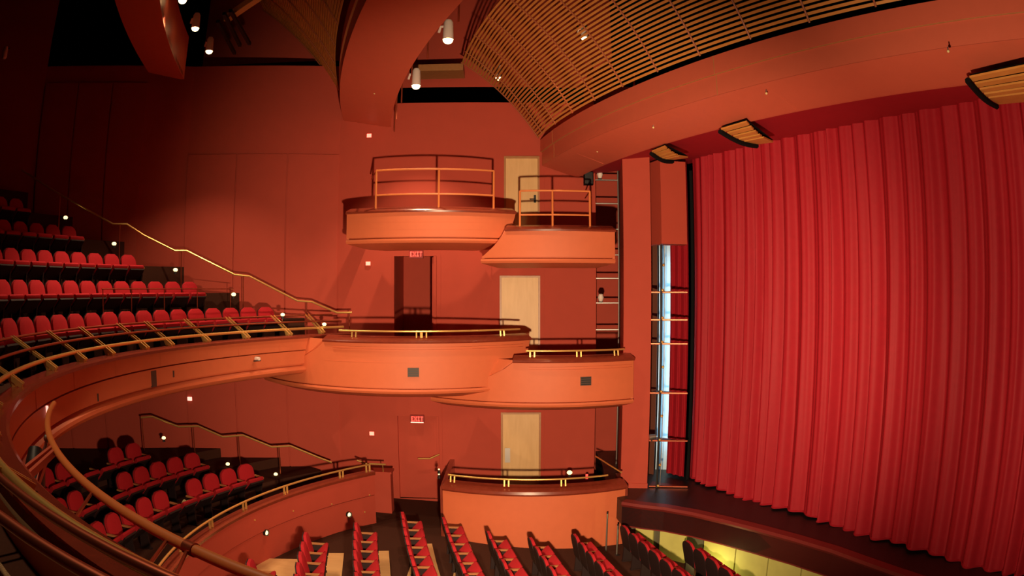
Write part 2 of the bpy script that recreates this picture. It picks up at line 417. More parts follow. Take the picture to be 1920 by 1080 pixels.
x0, x1, z0, z1 = DOORS['low']; a = wx(x0)
d = thing('door_4', 'red painted door at ground level under the lit exit sign', None, ((x0+x1)/2, a.y+0.1, z0), kind='structure')
part(MB().box((x0, a.y+0.10, z0), (x1-0.14, a.y+0.15, z1)), 'door_leaf', M['wall'], d)
part(MB().box((x1-0.14, a.y+0.08, z0), (x1-0.06, a.y+0.17, z1)), 'door_edge', M['wall'], d)
part(MB().box((x1-0.06, a.y+0.02, z0), (x1, a.y+0.17, z1)), 'door_frame', M['wall'], d)
x0, x1, z0, z1 = DOORS['mid']; a = wx(x0)
d = thing('door_5', 'open dark doorway on the middle tier beneath the dim exit sign', None, ((x0+x1)/2, a.y, z0), kind='structure')
part(MB().box((x1-0.05, a.y-0.02, z0), (x1+0.02, a.y+0.12, z1)).box((x0-0.02, a.y-0.02, z0), (x0+0.03, a.y+0.12, z1)), 'door_frame', M['wall'], d)
part(MB().frame((x1-0.08, a.y+0.62, (z0+z1)/2), (0.02,0,0), (0,0.5,0), (0,0,(z1-z0)/2-0.03)), 'door_leaf', M['wall'], d)

# ================================================================== SEATS
def seat_meshes():
    ms = {}
    # backrest: rounded cushion, leaning back
    def backshape(thick, wscale, x_off, bulge):
        mbk = MB(); outline = []; W = 0.235*wscale; z0 = 0.40; z1 = 0.93; nz = 9
        rows_ = []
        for i in range(nz+1):
            t = i/nz; z = z0 + (z1-z0)*t
            if t < 0.55: wd = W*(0.90 + 0.10*t/0.55)
            else:
                u = (t-0.55)/0.45; wd = W*(1-u**3.2)**(1/2.4) if u < 1 else W*0.30
            wd = max(wd, W*0.42 if i == nz else 0)
            rows_.append((z, wd))
        nx = 6; vs = []; fs = []
        for side in (1, -1):
            for z, wd in rows_:
                for k in range(nx+1):
                    y = wd*(-1 + 2*k/nx); e = max(0, 1-(abs(y)/(wd+1e-6))**4); tt = (z-z0)/(z1-z0); e2 = max(0, 1-(2*tt-1)**6)
                    x = side*(thick/2 + (bulge*e*e2 if side > 0 else 0.01*e*e2)) - 0.20 + x_off
                    vs.append((x - 0.24*(z-z0), y, z))
        n1 = (nz+1)*(nx+1)
        for sd in (0, 1):
            for i in range(nz):
                for k in range(nx):
                    a = sd*n1 + i*(nx+1)+k; q = (a, a+1, a+nx+2, a+nx+1); fs.append(q if sd == 0 else q[::-1])
        for i in range(nz):
            a = i*(nx+1); fs.append((a, a+nx+1, a+n1+nx+1, a+n1)); a += nx; fs.append((a, a+n1, a+n1+nx+1, a+nx+1))
        for k in range(nx):
            a = k; fs.append((a, a+n1, a+n1+1, a+1)); a = nz*(nx+1)+k; fs.append((a, a+1, a+n1+1, a+n1))
        return mbk.add(vs, fs)
    ms['backrest'] = backshape(0.07, 1.0, 0.0, 0.03).mesh('backrest', M['velvet'], True, local=True)
    ms['back_shell'] = backshape(0.02, 1.05, -0.052, 0.0).mesh('back_shell', M['shell'], True, local=True)
    # tipped-up cushion with dark pan underneath
    ang = R_(40); cu = MB(); ax = Vector((math.cos(ang), 0, math.sin(ang))); up = Vector((-math.sin(ang), 0, math.cos(ang)))
    o = Vector((-0.10, 0, 0.345)); prof = []; L = 0.40
    for u, v in ((0,0.0),(0.30,0.0),(0.385,0.012),(0.42,0.045),(0.41,0.085),(0.36,0.105),(0,0.10)): prof.append(o + ax*u + up*v)
    n = len(prof); vs = []; fs = []
    for y, scy in ((-0.225, 0.93), (-0.20, 1.0), (0.20, 1.0), (0.225, 0.93)):
        c_ = o + ax*0.2 + up*0.05
        for p in prof: q = c_ + (p-c_)*scy; vs.append((q.x, y, q.z))
    for j in range(3):
        for k in range(n): fs.append((j*n+k, j*n+(k+1) % n, (j+1)*n+(k+1) % n, (j+1)*n+k))
    fs.append(tuple(range(n))); fs.append(tuple(3*n+k for k in range(n-1, -1, -1)))
    ms['seat_cushion'] = cu.add(vs, fs).mesh('seat_cushion', M['velvet'], True, local=True)
    c_ = o + ax*0.19 - up*0.016
    ms['seat_pan'] = MB().frame(c_, ax*0.185, Vector((0,0.215,0)), up*0.018).mesh('seat_pan', M['shell'], False, local=True)
    for nm, sy in (('arm_p', 1), ('arm_m', -1)):
        y = sy*0.250
        ms[nm] = MB().frame((-0.06, y, 0.625), (0.17,0,-0.01), (0,0.022,0), (0.001,0,0.016)).frame((0.11, y, 0.612), (0.02,0,0), (0,0.022,0), (0,0,0.02)).mesh('armrest', M['arm'], False, local=True)
        lg = MB(); lg.add([(x, y+dy, z) for dy in (-0.018, 0.018) for x, z in ((-0.24,0),(0.05,0),(0.02,0.30),(0.08,0.60),(-0.20,0.60),(-0.22,0.3))],
               [(0,1,2,3,4,5), (11,10,9,8,7,6)] + [(k, (k+1) % 6, 6+(k+1) % 6, 6+k) for k in range(6)])
        lg.frame((-0.08, y, 0.012), (0.17,0,0), (0,0.035,0), (0,0,0.012))
        ms['leg_'+nm[-1]] = lg.mesh('leg', M['shell'], False, local=True)
    return ms
SM = seat_meshes()
def seat(x, y, zf, face, label, group, both=False, back=True):
    r = thing('theatre_seat', label, 'seat', (x, y, zf), group, rz=face)
    names = [('seat_cushion','seat_cushion'), ('seat_pan','seat_pan'), ('armrest','arm_p'), ('leg','leg_p')]
    if back: names = [('backrest','backrest'), ('back_shell','back_shell')] + names
    if both: names += [('armrest','arm_m'), ('leg','leg_m')]
    for nm, key in names:
        o = bpy.data.objects.new(nm, SM[key]); COL.objects.link(o); o.parent = r
    return r
def ring_seats(rad, zf, angles, label, group, noback=()):
    for i, a in enumerate(angles):
        p = pol(C, rad, a)
        nb = any(abs(a-b) < 0.6 for b in noback)
        lab = (label + ', at its stair end' if i == 0 else label) if not nb else label.replace('red upholstered seat', 'backless tipped-up red seat')
        seat(p.x, p.y, zf, R_(a+180), lab, group, both=(i == len(angles)-1), back=not nb)
def angs(a0, step, n): return [a0 + step*i for i in range(n)]
NUM = ['front', 'second', 'third', 'fourth', 'fifth']
for k, (a0, n) in enumerate(((145.4, 19), (153.9, 18), (159.6, 15), (164.8, 13), (169.0, 11))):
    rad, zt = BROWS[k]
    ring_seats(rad, zt - SEAT_H, angs(a0, math.degrees(0.535/rad), n), 'red upholstered seat in the %s row of the balcony' % NUM[k], 'balcony seats, %s row' % NUM[k])
ring_seats(9.64, -5.03, angs(153, 3.3, 11), 'red upholstered seat in the parterre row along the curved wall', 'parterre seats by the curved wall', noback=(166.2,))
ring_seats(10.65, -4.78, angs(157.6, 2.98, 11), 'red upholstered seat in the middle parterre row', 'parterre seats, middle row', noback=(172.5, 175.48))
ring_seats(11.7, -4.53, angs(162.6, 2.85, 9), 'red upholstered seat in the rear parterre row', 'parterre seats, rear row', noback=(168.3, 171.15))
p = pol(C, 12.75, 177.5); seat(p.x, p.y, -4.28, R_(357.5), 'red upholstered seat standing alone at the back of the parterre', None, both=True)
ORD = ['rearmost', 'second', 'third', 'fourth', 'fifth', 'sixth', 'seventh', 'eighth', 'ninth', 'front']
for k, (x, y, z, n) in enumerate(ROWS):
    for i in range(n):
        p, az = row_pts[k][i]
        q = Vector((math.sin(R_(az)), math.cos(R_(az)))); nrm = Vector((-q.y, q.x))
        lab = 'red orchestra seat in the %s row counted towards the stage' % ORD[k] if k != 9 else 'red orchestra seat in the front row at the pit'
        if i == 0: lab = lab + ', nearest the side wall'
        c_ = p + nrm*0.20
        seat(c_.x, c_.y, z - SEAT_H, math.atan2(nrm.y, nrm.x), lab, 'orchestra seats, %s row' % ORD[k], both=(i == n-1))

# ================================================================== BALCONY FRONT
A0, A1 = 136.5, 300
bal = thing('balcony', 'sweeping curved balcony front with dark wood cap and low brass railing', 'balcony', pol(C, 9.05, 180, -1.99))
part(MB().ring(C, [(9.00,-1.15),(9.00,-1.42),(9.14,-1.42),(9.14,-1.15)], A0, A1, 120), 'upper_band', M['terra'], bal, True)
part(MB().ring(C, [(9.00,-1.445),(9.00,-1.74),(9.14,-1.74),(9.14,-1.445)], A0, A1, 120), 'lower_band', M['terra'], bal, True)
part(MB().ring(C, [(9.12,-1.12),(9.12,-1.86),(9.2,-1.86),(9.2,-1.12)], A0, A1, 120), 'recess_strip', M['terra'], bal, True)
part(MB().ring(C, [(9.02,-1.79),(8.96,-1.83),(8.95,-1.88),(8.99,-1.94),(9.10,-1.99),(9.34,-1.99),(9.34,-1.79)], A0, A1, 120), 'bottom_lip', M['terra'], bal, True)
part(MB().ring(C, [(8.95,-1.16),(8.94,-1.11),(8.97,-1.085),(9.19,-1.085),(9.22,-1.12),(9.22,-1.16)], A0, A1, 120), 'cap', M['capwood'], bal, True)
part(MB().ring(C, [(9.2,-1.98),(17.0,-1.86),(17.0,-1.80),(9.2,-1.90)], A0, 262, 90), 'underside', M['wall'], bal, True)
for r, z, mt, rad in ((9.20,-0.95,'brass',0.030), (9.40,-0.80,'redbrass',0.020), (9.72,-0.665,'redbrass',0.020)):
    part(MB().tube([pol(C, r, A0+0.5+(A1-A0-1)*i/110, z) for i in range(111)], rad, 10), 'rail', M[mt], bal, True)
bra = []
for px, py in ((85,707),(142,679),(196,651),(262,640),(310,634),(380,624),(455,618),(536,611),(598,606)):
    d = dirn(px, py); R9 = 9.22
    bq = d.x*C.x + d.y*C.y; aa = d.x**2 + d.y**2; cc = C.dot(C) - R9*R9
    t = (bq + math.sqrt(bq*bq - aa*cc))/aa; p = Vector((d.x*t, d.y*t)) - C
    bra.append(math.degrees(math.atan2(p.y, p.x)) % 360)
bra += [208, 217.5, 226, 235]
for a in bra:
    for da in (-0.28, 0.28):
        m = MB()
        m.bar(pol(C, 9.14, a+da, -1.09), pol(C, 9.22, a+da, -0.93), 0.018, 0.05)
        m.bar(pol(C, 9.22, a+da, -0.95), pol(C, 9.74, a+da, -0.645), 0.018, 0.034)
        m.bar(pol(C, 9.04, a+da, -1.07), pol(C, 9.22, a+da, -0.95), 0.034, 0.06)
        part(m, 'bracket', M['brass'], bal)
for a in (150, 158, 166, 174, 184, 194, 205, 217, 230, 242):
    part(MB().ring(C, [(8.995,-1.15),(8.995,-1.42),(9.02,-1.42),(9.02,-1.15)], a, a+0.06, 1), 'panel_joint', M['terra'], bal)
def fascia_ang(px, py, R9=9.0):
    d = dirn(px, py); bq = d.x*C.x + d.y*C.y; aa = d.x**2 + d.y**2; cc = C.dot(C) - R9*R9
    t = (bq + math.sqrt(bq*bq - aa*cc))/aa; p = Vector((d.x*t, d.y*t)) - C
    return math.degrees(math.atan2(p.y, p.x)) % 360, d.z*t
a, z = fascia_ang(288, 708); part(MB().ring(C, [(8.985,-1.47),(8.985,-1.76),(9.02,-1.76),(9.02,-1.47)], a-0.5, a+0.5, 3), 'grille', M['vent'], bal, label='dark grille set in the balcony front')
for px, py in ((325,700), (183,744)):
    a, z = fascia_ang(px, py); part(MB().ring(C, [(8.985,z-0.07),(8.985,z+0.05),(9.02,z+0.05),(9.02,z-0.07)], a-0.1, a+0.1, 1), 'slot', M['vent'], bal)
# small device clipped to the balcony front
a, z = fascia_ang(478, 672)
dv = thing('clip_on_spotlight', 'tiny silver spotlight clipped to the balcony front beside the middle box', 'spotlight', pol(C, 8.93, a, z-0.06))
part(MB().tube([pol(C, 8.86, a, z), pol(C, 8.98, a, z)], 0.04, 8), 'can', M['white'], dv, True)
part(MB().bar(pol(C, 8.90, a-0.5, z-0.05), pol(C, 8.96, a+0.5, z-0.05), 0.03, 0.02), 'bracket', M['darksteel'], dv)
# red exit light reflected at the fascia: put in as a glowing strip
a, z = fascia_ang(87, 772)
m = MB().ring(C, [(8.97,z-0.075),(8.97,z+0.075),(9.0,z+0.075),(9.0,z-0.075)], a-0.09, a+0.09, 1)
solo(m, 'reflection_strip', M['exitbar'], 'slim lit red strip lamp on the near curve of the balcony front', 'lamp')
# orange lighting pipe on outriggers
pp = thing('lighting_pipe', 'long orange lighting pipe curving along the near balcony front on outrigger arms', 'pipe', pol(C, 8.58, 232, -1.24))
part(MB().tube([pol(C, 8.58, 211+(256-211)*i/50, -1.2) for i in range(51)], 0.030, 12), 'pipe', M['orange'], pp, True)
a = 241.6; part(MB().tube([pol(C, 8.58, a-0.25, -1.2), pol(C, 8.58, a+0.25, -1.2)], 0.036, 12), 'coupling', M['redbrass'], pp, True)
for a, b in ((233.5, 238.2), (240.2, 243.0), (241.4, 244.2), (250, 253)):
    part(MB().tube([pol(C, 8.97, b, -1.13), pol(C, 8.58, a, -1.215)], 0.010, 8), 'outrigger', M['redbrass'], pp, True)
for da in (0, 0.9):
    part(MB().bar(pol(C, 8.99, 231.2+da, -1.15), pol(C, 8.58, 224.6+da, -1.22), 0.03, 0.05), 'outrigger', M['beam'], pp)
part(MB().bar(pol(C, 8.99, 231.0, -1.45), pol(C, 8.70, 227.0, -1.24), 0.03, 0.04), 'brace', M['beam'], pp)
# spotlight hung from the pipe start
a = 221.5
sp = thing('pipe_spotlight', 'dark stage spotlight clamped to the orange pipe near the balcony curve', 'spotlight', pol(C, 8.75, a, -1.75))
part(MB().tube([pol(C, 8.78, a+1.2, -1.72), pol(C, 8.75, a, -1.50), pol(C, 8.72, a-0.8, -1.36)], [0.09, 0.10, 0.07], 12), 'body', M['darksteel'], sp, True)
part(MB().tube([pol(C, 8.70, a, -1.45), pol(C, 8.62, a, -1.30), pol(C, 8.58, a, -1.18)], 0.015, 8), 'yoke', M['steel'], sp, True)
part(MB().ball(pol(C, 8.60, a, -1.24), 0.035), 'clamp', M['steel'], sp, True)
# near ledge behind the rails
m = MB().ring(C, [(9.36,-1.42),(9.36,-1.388),(10.0,-1.388),(10.0,-1.42)], 226, 246, 16)
solo(m, 'woven_floor_mat', M['tile'], 'beige woven floor mat behind the near balcony rails', 'mat')

# ================================================================== BOXES
def arcpath(cx, cy, R, x0, x1, n=40):
    a0 = math.asin((x0-cx)/R); a1 = math.asin((x1-cx)/R); out = []
    for i in range(n+1):
        a = a0 + (a1-a0)*i/n
        out.append((Vector((cx + R*math.sin(a), cy - R*math.cos(a))), Vector((math.sin(a), -math.cos(a)))))
    return out
def sub(path, f0, f1):
    n = len(path)-1; return path[int(round(f0*n)):int(round(f1*n))+1]
def opera_box(name, label, cx, cy, R, xc, xs, zc, zs, zb, back, lipd, floor_z):
    # xc, xs: (left, right) ends at the cap and at the bottom slot; the ends are raked between them
    P = arcpath(cx, cy, R, *xc); PS = arcpath(cx, cy, R, *xs)
    mid = P[len(P)//2][0]
    t = thing(name, label, 'balcony box', (mid.x, mid.y+0.5, zb), 'side wall boxes')
    m = MB(); nz = 6; n = len(P)
    for o in (0.0, -0.14):
        for j in range(nz+1):
            v = j/nz; z = zc + (zs+0.03-zc)*v; k = v**1.3
            for p, nn in arcpath(cx, cy, R, xc[0]+(xs[0]-xc[0])*k, xc[1]+(xs[1]-xc[1])*k): m.v.append(Vector((p.x+nn.x*o, p.y+nn.y*o, z)))
    h = (nz+1)*n
    for sd in (0, 1):
        for j in range(nz):
            for i in range(n-1): a = sd*h + j*n + i; m.f.append((a, a+1, a+n+1, a+n))
    for j in range(nz):
        for a in (j*n, j*n+n-1): m.f.append((a, a+n, a+n+h, a+h))
    for i in range(n-1):
        for a in (i, nz*n+i): m.f.append((a, a+1, a+1+h, a+h))
    part(m, 'front', M['terra'], t, True)
    part(MB().sweep(PS, [(-0.10, zs+0.04), (-0.10, zs-0.03), (-0.14, zs-0.03), (-0.14, zs+0.04)]), 'recess_strip', M['terra'], t, True)
    part(MB().sweep(PS, [(0.015, zs-0.005), (0.03, zs-0.05), (0.0, zs-0.10), (-lipd, zb), (-back, zb+0.02), (-back, zs-0.005)]), 'underside', M['terra'], t, True)
    part(MB().sweep(P, [(0.05, zc-0.01), (0.06, zc+0.03), (0.03, zc+0.06), (-0.16, zc+0.14), (-0.22, zc+0.14), (-0.22, zc-0.01)]), 'cap', M['capwood'], t, True)
    part(MB().sweep(PS, [(-0.14, floor_z), (-back, floor_z), (-back, floor_z-0.08), (-0.14, floor_z-0.08)]), 'floor', M['carpet'], t)
    for e in (0, 1):             # raked end walls back to the side wall
        m = MB()
        for j in range(5):
            v = j/4; k = v**1.3; x = xc[e]+(xs[e]-xc[e])*k; p, nn = arcpath(cx, cy, R, x, x+1e-4, 1)[0]
            w_ = 0.06 if e == 0 else -0.06
            for dx in (0, w_):
                zz = zc+0.05+(zs-zc-0.05)*v; ch = min(0.8, (xc[0]-xs[0]-0.6)*0.6); bk = (p.x-ch, p.y+ch*0.75) if (e == 0 and ch > 0.05) else (p.x, 17.8)
                m.v += [Vector((p.x+dx, p.y+0.02, zz)), Vector((bk[0]+dx, bk[1], zz))]
        for j in range(4):
            a = 4*j; m.f += [(a, a+1, a+5, a+4), (a+2, a+6, a+7, a+3), (a, a+4, a+6, a+2), (a+1, a+3, a+7, a+5)]
        m.f += [(0,2,3,1), (16,17,19,18)]
        part(m, 'end_wall', M['terra'], t)
    return t, P
def groove(t, P, f0, f1, z, wd=0.045):
    q = sub(P, f0, f1)      # a channel between two projecting lips
    part(MB().sweep(q, [(0.035, z+0.012), (0.035, z), (-0.02, z), (-0.02, z+0.012)]).sweep(q, [(0.035, z-wd), (0.035, z-wd-0.012), (-0.02, z-wd-0.012), (-0.02, z-wd)]), 'groove', M['terra'], t, True)
def seamline(t, P, z):
    part(MB().sweep(P, [(0.002, z), (0.002, z-0.012), (-0.02, z-0.012), (-0.02, z)]), 'seam_line', M['terra'], t, True)
def vent(t, P, f, z, wd=0.25, h=0.2):
    p, nn = P[int(round(f*(len(P)-1)))]; tx = Vector((-nn.y, nn.x))
    v = part(MB().frame((p.x+nn.x*0.004, p.y+nn.y*0.004, z), (tx.x*wd/2, tx.y*wd/2, 0), (nn.x*0.012, nn.y*0.012, 0), (0,0,h/2)), 'vent', M['vent'], t, label='small dark vent grille')
    for k in range(4):
        zz = z + h*(-0.36+0.24*k)
        part(MB().frame((p.x+nn.x*0.02, p.y+nn.y*0.02, zz), (tx.x*wd*0.44, tx.y*wd*0.44, 0), (nn.x*0.008, nn.y*0.008, 0), (0,0,h*0.05)), 'slat', M['darksteel'], v)
def top_rail(t, P, f0, f1, z, posts, zc, rad=0.022, inset=-0.08):
    path = [(p.x+nn.x*inset, p.y+nn.y*inset, z) for p, nn in sub(P, f0, f1)]
    part(MB().tube(path, rad, 10), 'handrail', M['brass'], t, True)
    for f in posts:
        for df in ((-0.012, 0.012)):
            p, nn = P[max(0, min(len(P)-1, int(round((f)*(len(P)-1)))))]; tx = Vector((-nn.y, nn.x))*(df*4)
            b = Vector((p.x+nn.x*inset+tx.x, p.y+nn.y*inset+tx.y, 0))
            part(MB().bar((b.x, b.y, zc+0.11), (b.x-nn.x*0.02, b.y-nn.y*0.02, z), 0.015, 0.03), 'bracket', M['brass'], t)
ml, Pml = opera_box('opera_box', 'large bowed middle tier box adjoining the curved balcony', -2.7, 19.5, 4.6, (-4.25, 0.42), (-6.25, 0.12), -1.20, -2.22, -2.46, 1.6, 0.45, -2.25)
groove(ml, Pml, 0.06, 0.96, -1.30); seamline(ml, Pml, -1.62); vent(ml, Pml, 0.43, -1.84)
top_rail(ml, Pml, 0.08, 0.95, -0.95, (0.14, 0.45, 0.47, 0.86), -1.20)
mr, Pmr = opera_box('opera_box', 'smaller bowed middle tier box beside the proscenium pillar', 0.8, 20.0, 4.75, (0.02, 2.80), (-1.9, 2.80), -1.65, -2.56, -2.80, 1.7, 0.45, -2.6)
groove(mr, Pmr, 0.12, 0.97, -1.76); vent(mr, Pmr, 0.57, -2.08)
top_rail(mr, Pmr, 0.10, 0.92, -1.40, (0.16, 0.52, 0.86), -1.65)
ul, Pul = opera_box('opera_box', 'top tier box with tall tube guard rail over the dark doorway', -2.2, 20.2, 4.75, (-3.85, 0.08), (-3.85, -0.14), 1.72, 1.12, 0.93, 1.9, 1.0, 1.2)
seamline(ul, Pul, 1.33); seamline(ul, Pul, 1.50)
ur, Pur = opera_box('opera_box', 'top tier box with tube guard rail below the golden door', 1.0, 20.0, 4.6, (-0.15, 2.34), (-0.70, 2.34), 1.28, 0.66, 0.48, 1.9, 1.0, 0.75)
seamline(ur, Pur, 0.86); seamline(ur, Pur, 1.05)
def guard(t, P, pxs, z_top, z_mid, z_base, left_return):
    pts = []
    for px in pxs:
        best = min(P, key=lambda q: abs(math.atan2(q[0].x, q[0].y) - math.atan2(dirn(px, 540).x, dirn(px, 540).y)))
        pts.append(best)
    i0 = P.index(pts[0]); i1 = P.index(pts[-1])
    for z, rr in ((z_top, 0.022), (z_mid, 0.020)):
        part(MB().tube([(p.x - nn.x*0.12, p.y - nn.y*0.12, z) for p, nn in P[i0:i1+1]], rr, 8), 'guard_rail', M['orange'], t, True)
    for p, nn in pts:
        part(MB().tube([(p.x - nn.x*0.12, p.y - nn.y*0.12, z_base), (p.x - nn.x*0.12, p.y - nn.y*0.12, z_top)], 0.024, 8), 'guard_post', M['orange'], t, True)
    p, nn = pts[0] if left_return else pts[-1]
    q = Vector((p.x - nn.x*0.12 + (-0.35 if left_return else 0.02), p.y + 1.3))
    part(MB().tube([(p.x - nn.x*0.12, p.y - nn.y*0.12, z_top), (q.x, q.y, z_top)], 0.016, 8), 'side_rail', M['redbrass'], t, True)
guard(ul, Pul, (702, 822, 932), 2.72, 2.14, 1.80, True)
guard(ur, Pur, (973, 1038, 1112), 2.20, 1.65, 1.36, False)
# ground level box with a tall curved front
P = arcpath(0.5, 20.0, 5.2, -1.58, 2.60)
lb = thing('opera_box', 'ground level box with tall curved front and brass rail', 'balcony box', (0.5, 15.3, -6.0), 'side wall boxes')
part(MB().sweep(P, [(0, -4.56), (0, -6.1), (-0.16, -6.1), (-0.16, -4.56)]), 'front', M['terra'], lb, True)
part(MB().sweep(P, [(0.04, -4.60), (0.06, -4.56), (0.04, -4.50), (-0.18, -4.40), (-0.24, -4.40), (-0.24, -4.60)]), 'cap', M['capwood'], lb, True)
part(MB().sweep(P, [(-0.16, -5.45), (-2.6, -5.45), (-2.6, -5.55), (-0.16, -5.55)]), 'floor', M['carpet'], lb)
top_rail(lb, P, 0.02, 0.90, -4.24, (0.05, 0.34, 0.66), -4.52)
for q in (P[0], P[-1]):
    p, nn = q; e = Vector((p.x, 17.9 if q is P[0] else 16.4))
    part(MB().bar((p.x, p.y, -5.32), (e.x, e.y, -5.32), 0.12, 1.56), 'end_wall', M['capwood'], lb)
part(MB().tube([(2.5, 15.3, -4.22), (2.1, 16.9, -4.22)], 0.02, 8), 'side_rail', M['brass'], lb, True)

# ================================================================== PARTERRE WALL
pw = thing('parterre_wall', 'low curved red wall with brass rail in front of the parterre seats', 'wall', pol(C, 8.0, 165, -5.7))
PA0, PA1 = 137.2, 250
part(MB().ring(C, [(7.98,-4.42),(7.98,-4.92),(8.12,-4.92),(8.12,-4.42)], PA0, PA1, 80), 'upper_band', M['wall'], pw, True)
part(MB().ring(C, [(8.0,-4.94),(8.0,-5.75),(8.12,-5.75),(8.12,-4.94)], PA0, PA1, 80), 'lower_band', M['wall'], pw, True)
part(MB().ring(C, [(7.95,-4.42),(7.94,-4.36),(7.97,-4.33),(8.16,-4.33),(8.18,-4.36),(8.18,-4.42)], PA0, PA1, 80), 'cap', M['capwood'], pw, True)
part(MB().tube([pol(C, 8.06, PA0+0.6+(PA1-PA0-1)*i/80, -4.17) for i in range(81)], 0.022, 10), 'handrail', M['brass'], pw, True)
for px, py in ((690,878),(640,888),(535,910),(457,930),(393,958),(335,992)):
    a = fascia_ang(px, py, 8.06)[0]
    for da in (-0.35, 0.35):
        part(MB().bar(pol(C, 8.06, a+da, -4.34), pol(C, 8.06, a+da, -4.17), 0.02, 0.04), 'bracket', M['brass'], pw)
for px, py in ((478,975),(550,958),(622,945),(684,960),(693,928)):
    a, z = fascia_ang(px, py, 7.97); part(MB().ball(pol(C, 7.97, a, z), 0.022, 6, 4), 'stud', M['brass'], pw, True)
# short pedestal wall with its own hand rail beside the passage
pd = thing('pedestal_wall', 'short red pedestal wall with brass grab rail beside the side aisle', 'wall', (-3.45, 16.75, -5.7))
a = atz(705, 960, -5.6); 
part(MB().box((-3.75, 16.55, -5.75), (-3.02, 16.9, -4.62)), 'body', M['wall'], pd)
part(MB().box((-3.78, 16.52, -4.62), (-2.99, 16.93, -4.57)), 'cap', M['wall'], pd)
part(MB().tube([(-3.85, 16.5, -4.28), (-3.62, 16.5, -4.36), (-3.12, 16.5, -4.36)], 0.022, 8), 'grab_rail', M['brass'], pd, True)
for x in (-3.55, -3.2): part(MB().tube([(x, 16.55, -4.57), (x, 16.5, -4.36)], 0.012, 6), 'bracket', M['brass'], pd, True)

# ================================================================== HAND RAILS ALONG THE WALL
def wall_rail(name, label, pts, off, posts, base_drop, thick, bright):
    P3 = [onwall(px, py, off) for px, py in pts]
    lo = min(p.z for p in P3)
    t = thing(name, label, 'handrail', (P3[len(P3)//2].x, P3[len(P3)//2].y, lo-base_drop))
    part(MB().tube(P3, thick, 8), 'rail', M['brass'], t, True)
    for px, py in posts:
        p = onwall(px, py, off); part(MB().tube([p, (p.x, p.y, p.z-base_drop)], 0.014, 6), 'post', M['redbrass'], t, True)
    return t
wall_rail('stair_handrail', 'stepped brass handrail climbing the balcony stairs along the side wall',
    [(40,318),(112,364),(165,394),(212,420),(238,420),(270,441),(328,470),(350,470),(440,515),(468,518),(558,564),(585,566),(632,586),(660,586)], 0.75,
    [(113,365),(225,421),(340,470),(456,517),(575,566),(655,586)], 1.0, 0.024, True)
wall_rail('stair_handrail', 'stepped brass handrail beside the parterre stairs under the balcony',
    [(264,783),(286,781),(335,800),(372,799),(418,819),(456,816),(510,838),(545,836),(598,858),(622,867)], 0.85,
    [(266,784),(362,800),(447,818),(523,838)], 0.95, 0.026, True)
wall_rail('wall_handrail', 'short bent brass handrail on the wall by the red door',
    [(784,860),(806,860),(824,852)], 0.12, [], 0.0, 0.022, True)
for px, py in ((790,862),): 
    p = onwall(px, py, 0.12)

# ================================================================== SMALL LIGHTS
def aisle_light(p, label, group, r=0.055, mt='aisle'):
    t = thing('aisle_light', label, 'light', (p.x, p.y, p.z-0.10), group)
    part(MB().ball(p, r, 10, 6, (1,1,0.75)), 'bulb', M[mt], t, True)
    part(MB().tube([p - Vector((0,0,0.10)), p - Vector((0,0,0.03))], [0.04, 0.03], 8), 'base', M['darksteel'], t, True)
    return t
for px, py in ((123,408),(214,457),(329,506),(438,552)):
    aisle_light(onwall(px, py, 1.3), 'small glowing lamp at a row end of the balcony stairs', 'balcony stair lamps', 0.062)
aisle_light(onwall(530,590,1.9), 'small glowing lamp behind the balcony railing', 'balcony rail lamps', 0.055)
aisle_light(onwall(608,608,1.6), 'small glowing lamp at the end of the balcony cap', None, 0.055)
for px, py, z in ((225,809,-3.9),(307,821,-3.75),(427,870,-4.45),(517,889,-4.75)):
    aisle_light(atz(px, py, z), 'small glowing lamp at a row end of the parterre', 'parterre row lamps', 0.055)
for px, py in ((500,999),(655,965)):
    a, z = fascia_ang(px, py, 7.95)
    t = thing('step_light', 'round lit step light low on the curved parterre wall', 'light', pol(C, 7.95, a, z-0.05), 'wall step lights')
    part(MB().ball(pol(C, 7.97, a, z), 0.05, 10, 6), 'bulb', M['aisle'], t, True)
    part(MB().tube([pol(C, 7.93, a, z), pol(C, 8.02, a, z)], 0.07, 10, False), 'rim', M['darksteel'], t, True)
for i, (px, py) in enumerate(((823,880),(823,889))):
    aisle_light(atr(px, py, 15.6), 'tiny glowing lamp on the post beside the ground level box', 'post lamps', 0.022)
aisle_light(atr(1068, 886, 16.9), 'glowing lamp inside the ground level box', None, 0.07)
def pilot(px, py, label, off=0.05, mt='redlamp', s=0.06):
    p = onwall(px, py, off)
    t = thing('wall_pilot_lamp', label, 'lamp', (p.x, p.y, p.z-s))
    part(MB().box((p.x-s, p.y, p.z-s*0.8), (p.x+s, p.y+off-0.005, p.z+s*0.8)), 'lamp_glass', M[mt], t)
    part(MB().box((p.x-s*1.3, p.y+off*0.4, p.z-s*1.1), (p.x+s*1.3, p.y+off, p.z+s*1.1)), 'housing', M['wall'], t)
pilot(692, 254, 'small lit red lamp on the wall above the top tier box')
pilot(690, 494, 'small lit pinkish lamp on the wall left of the dark doorway')
pilot(697, 813, 'small lit red lamp on the wall left of the red door')
pilot(355, 748, 'small lit white lamp on the wall under the balcony', 0.12, 'exitbar')
solo(MB().box((0.99+0.9, 17.2, -4.9), (1.05+0.9, 17.24, -4.78)), 'red_button', M['exit'], 'tiny red call button on the wall in the ground level box', 'button')
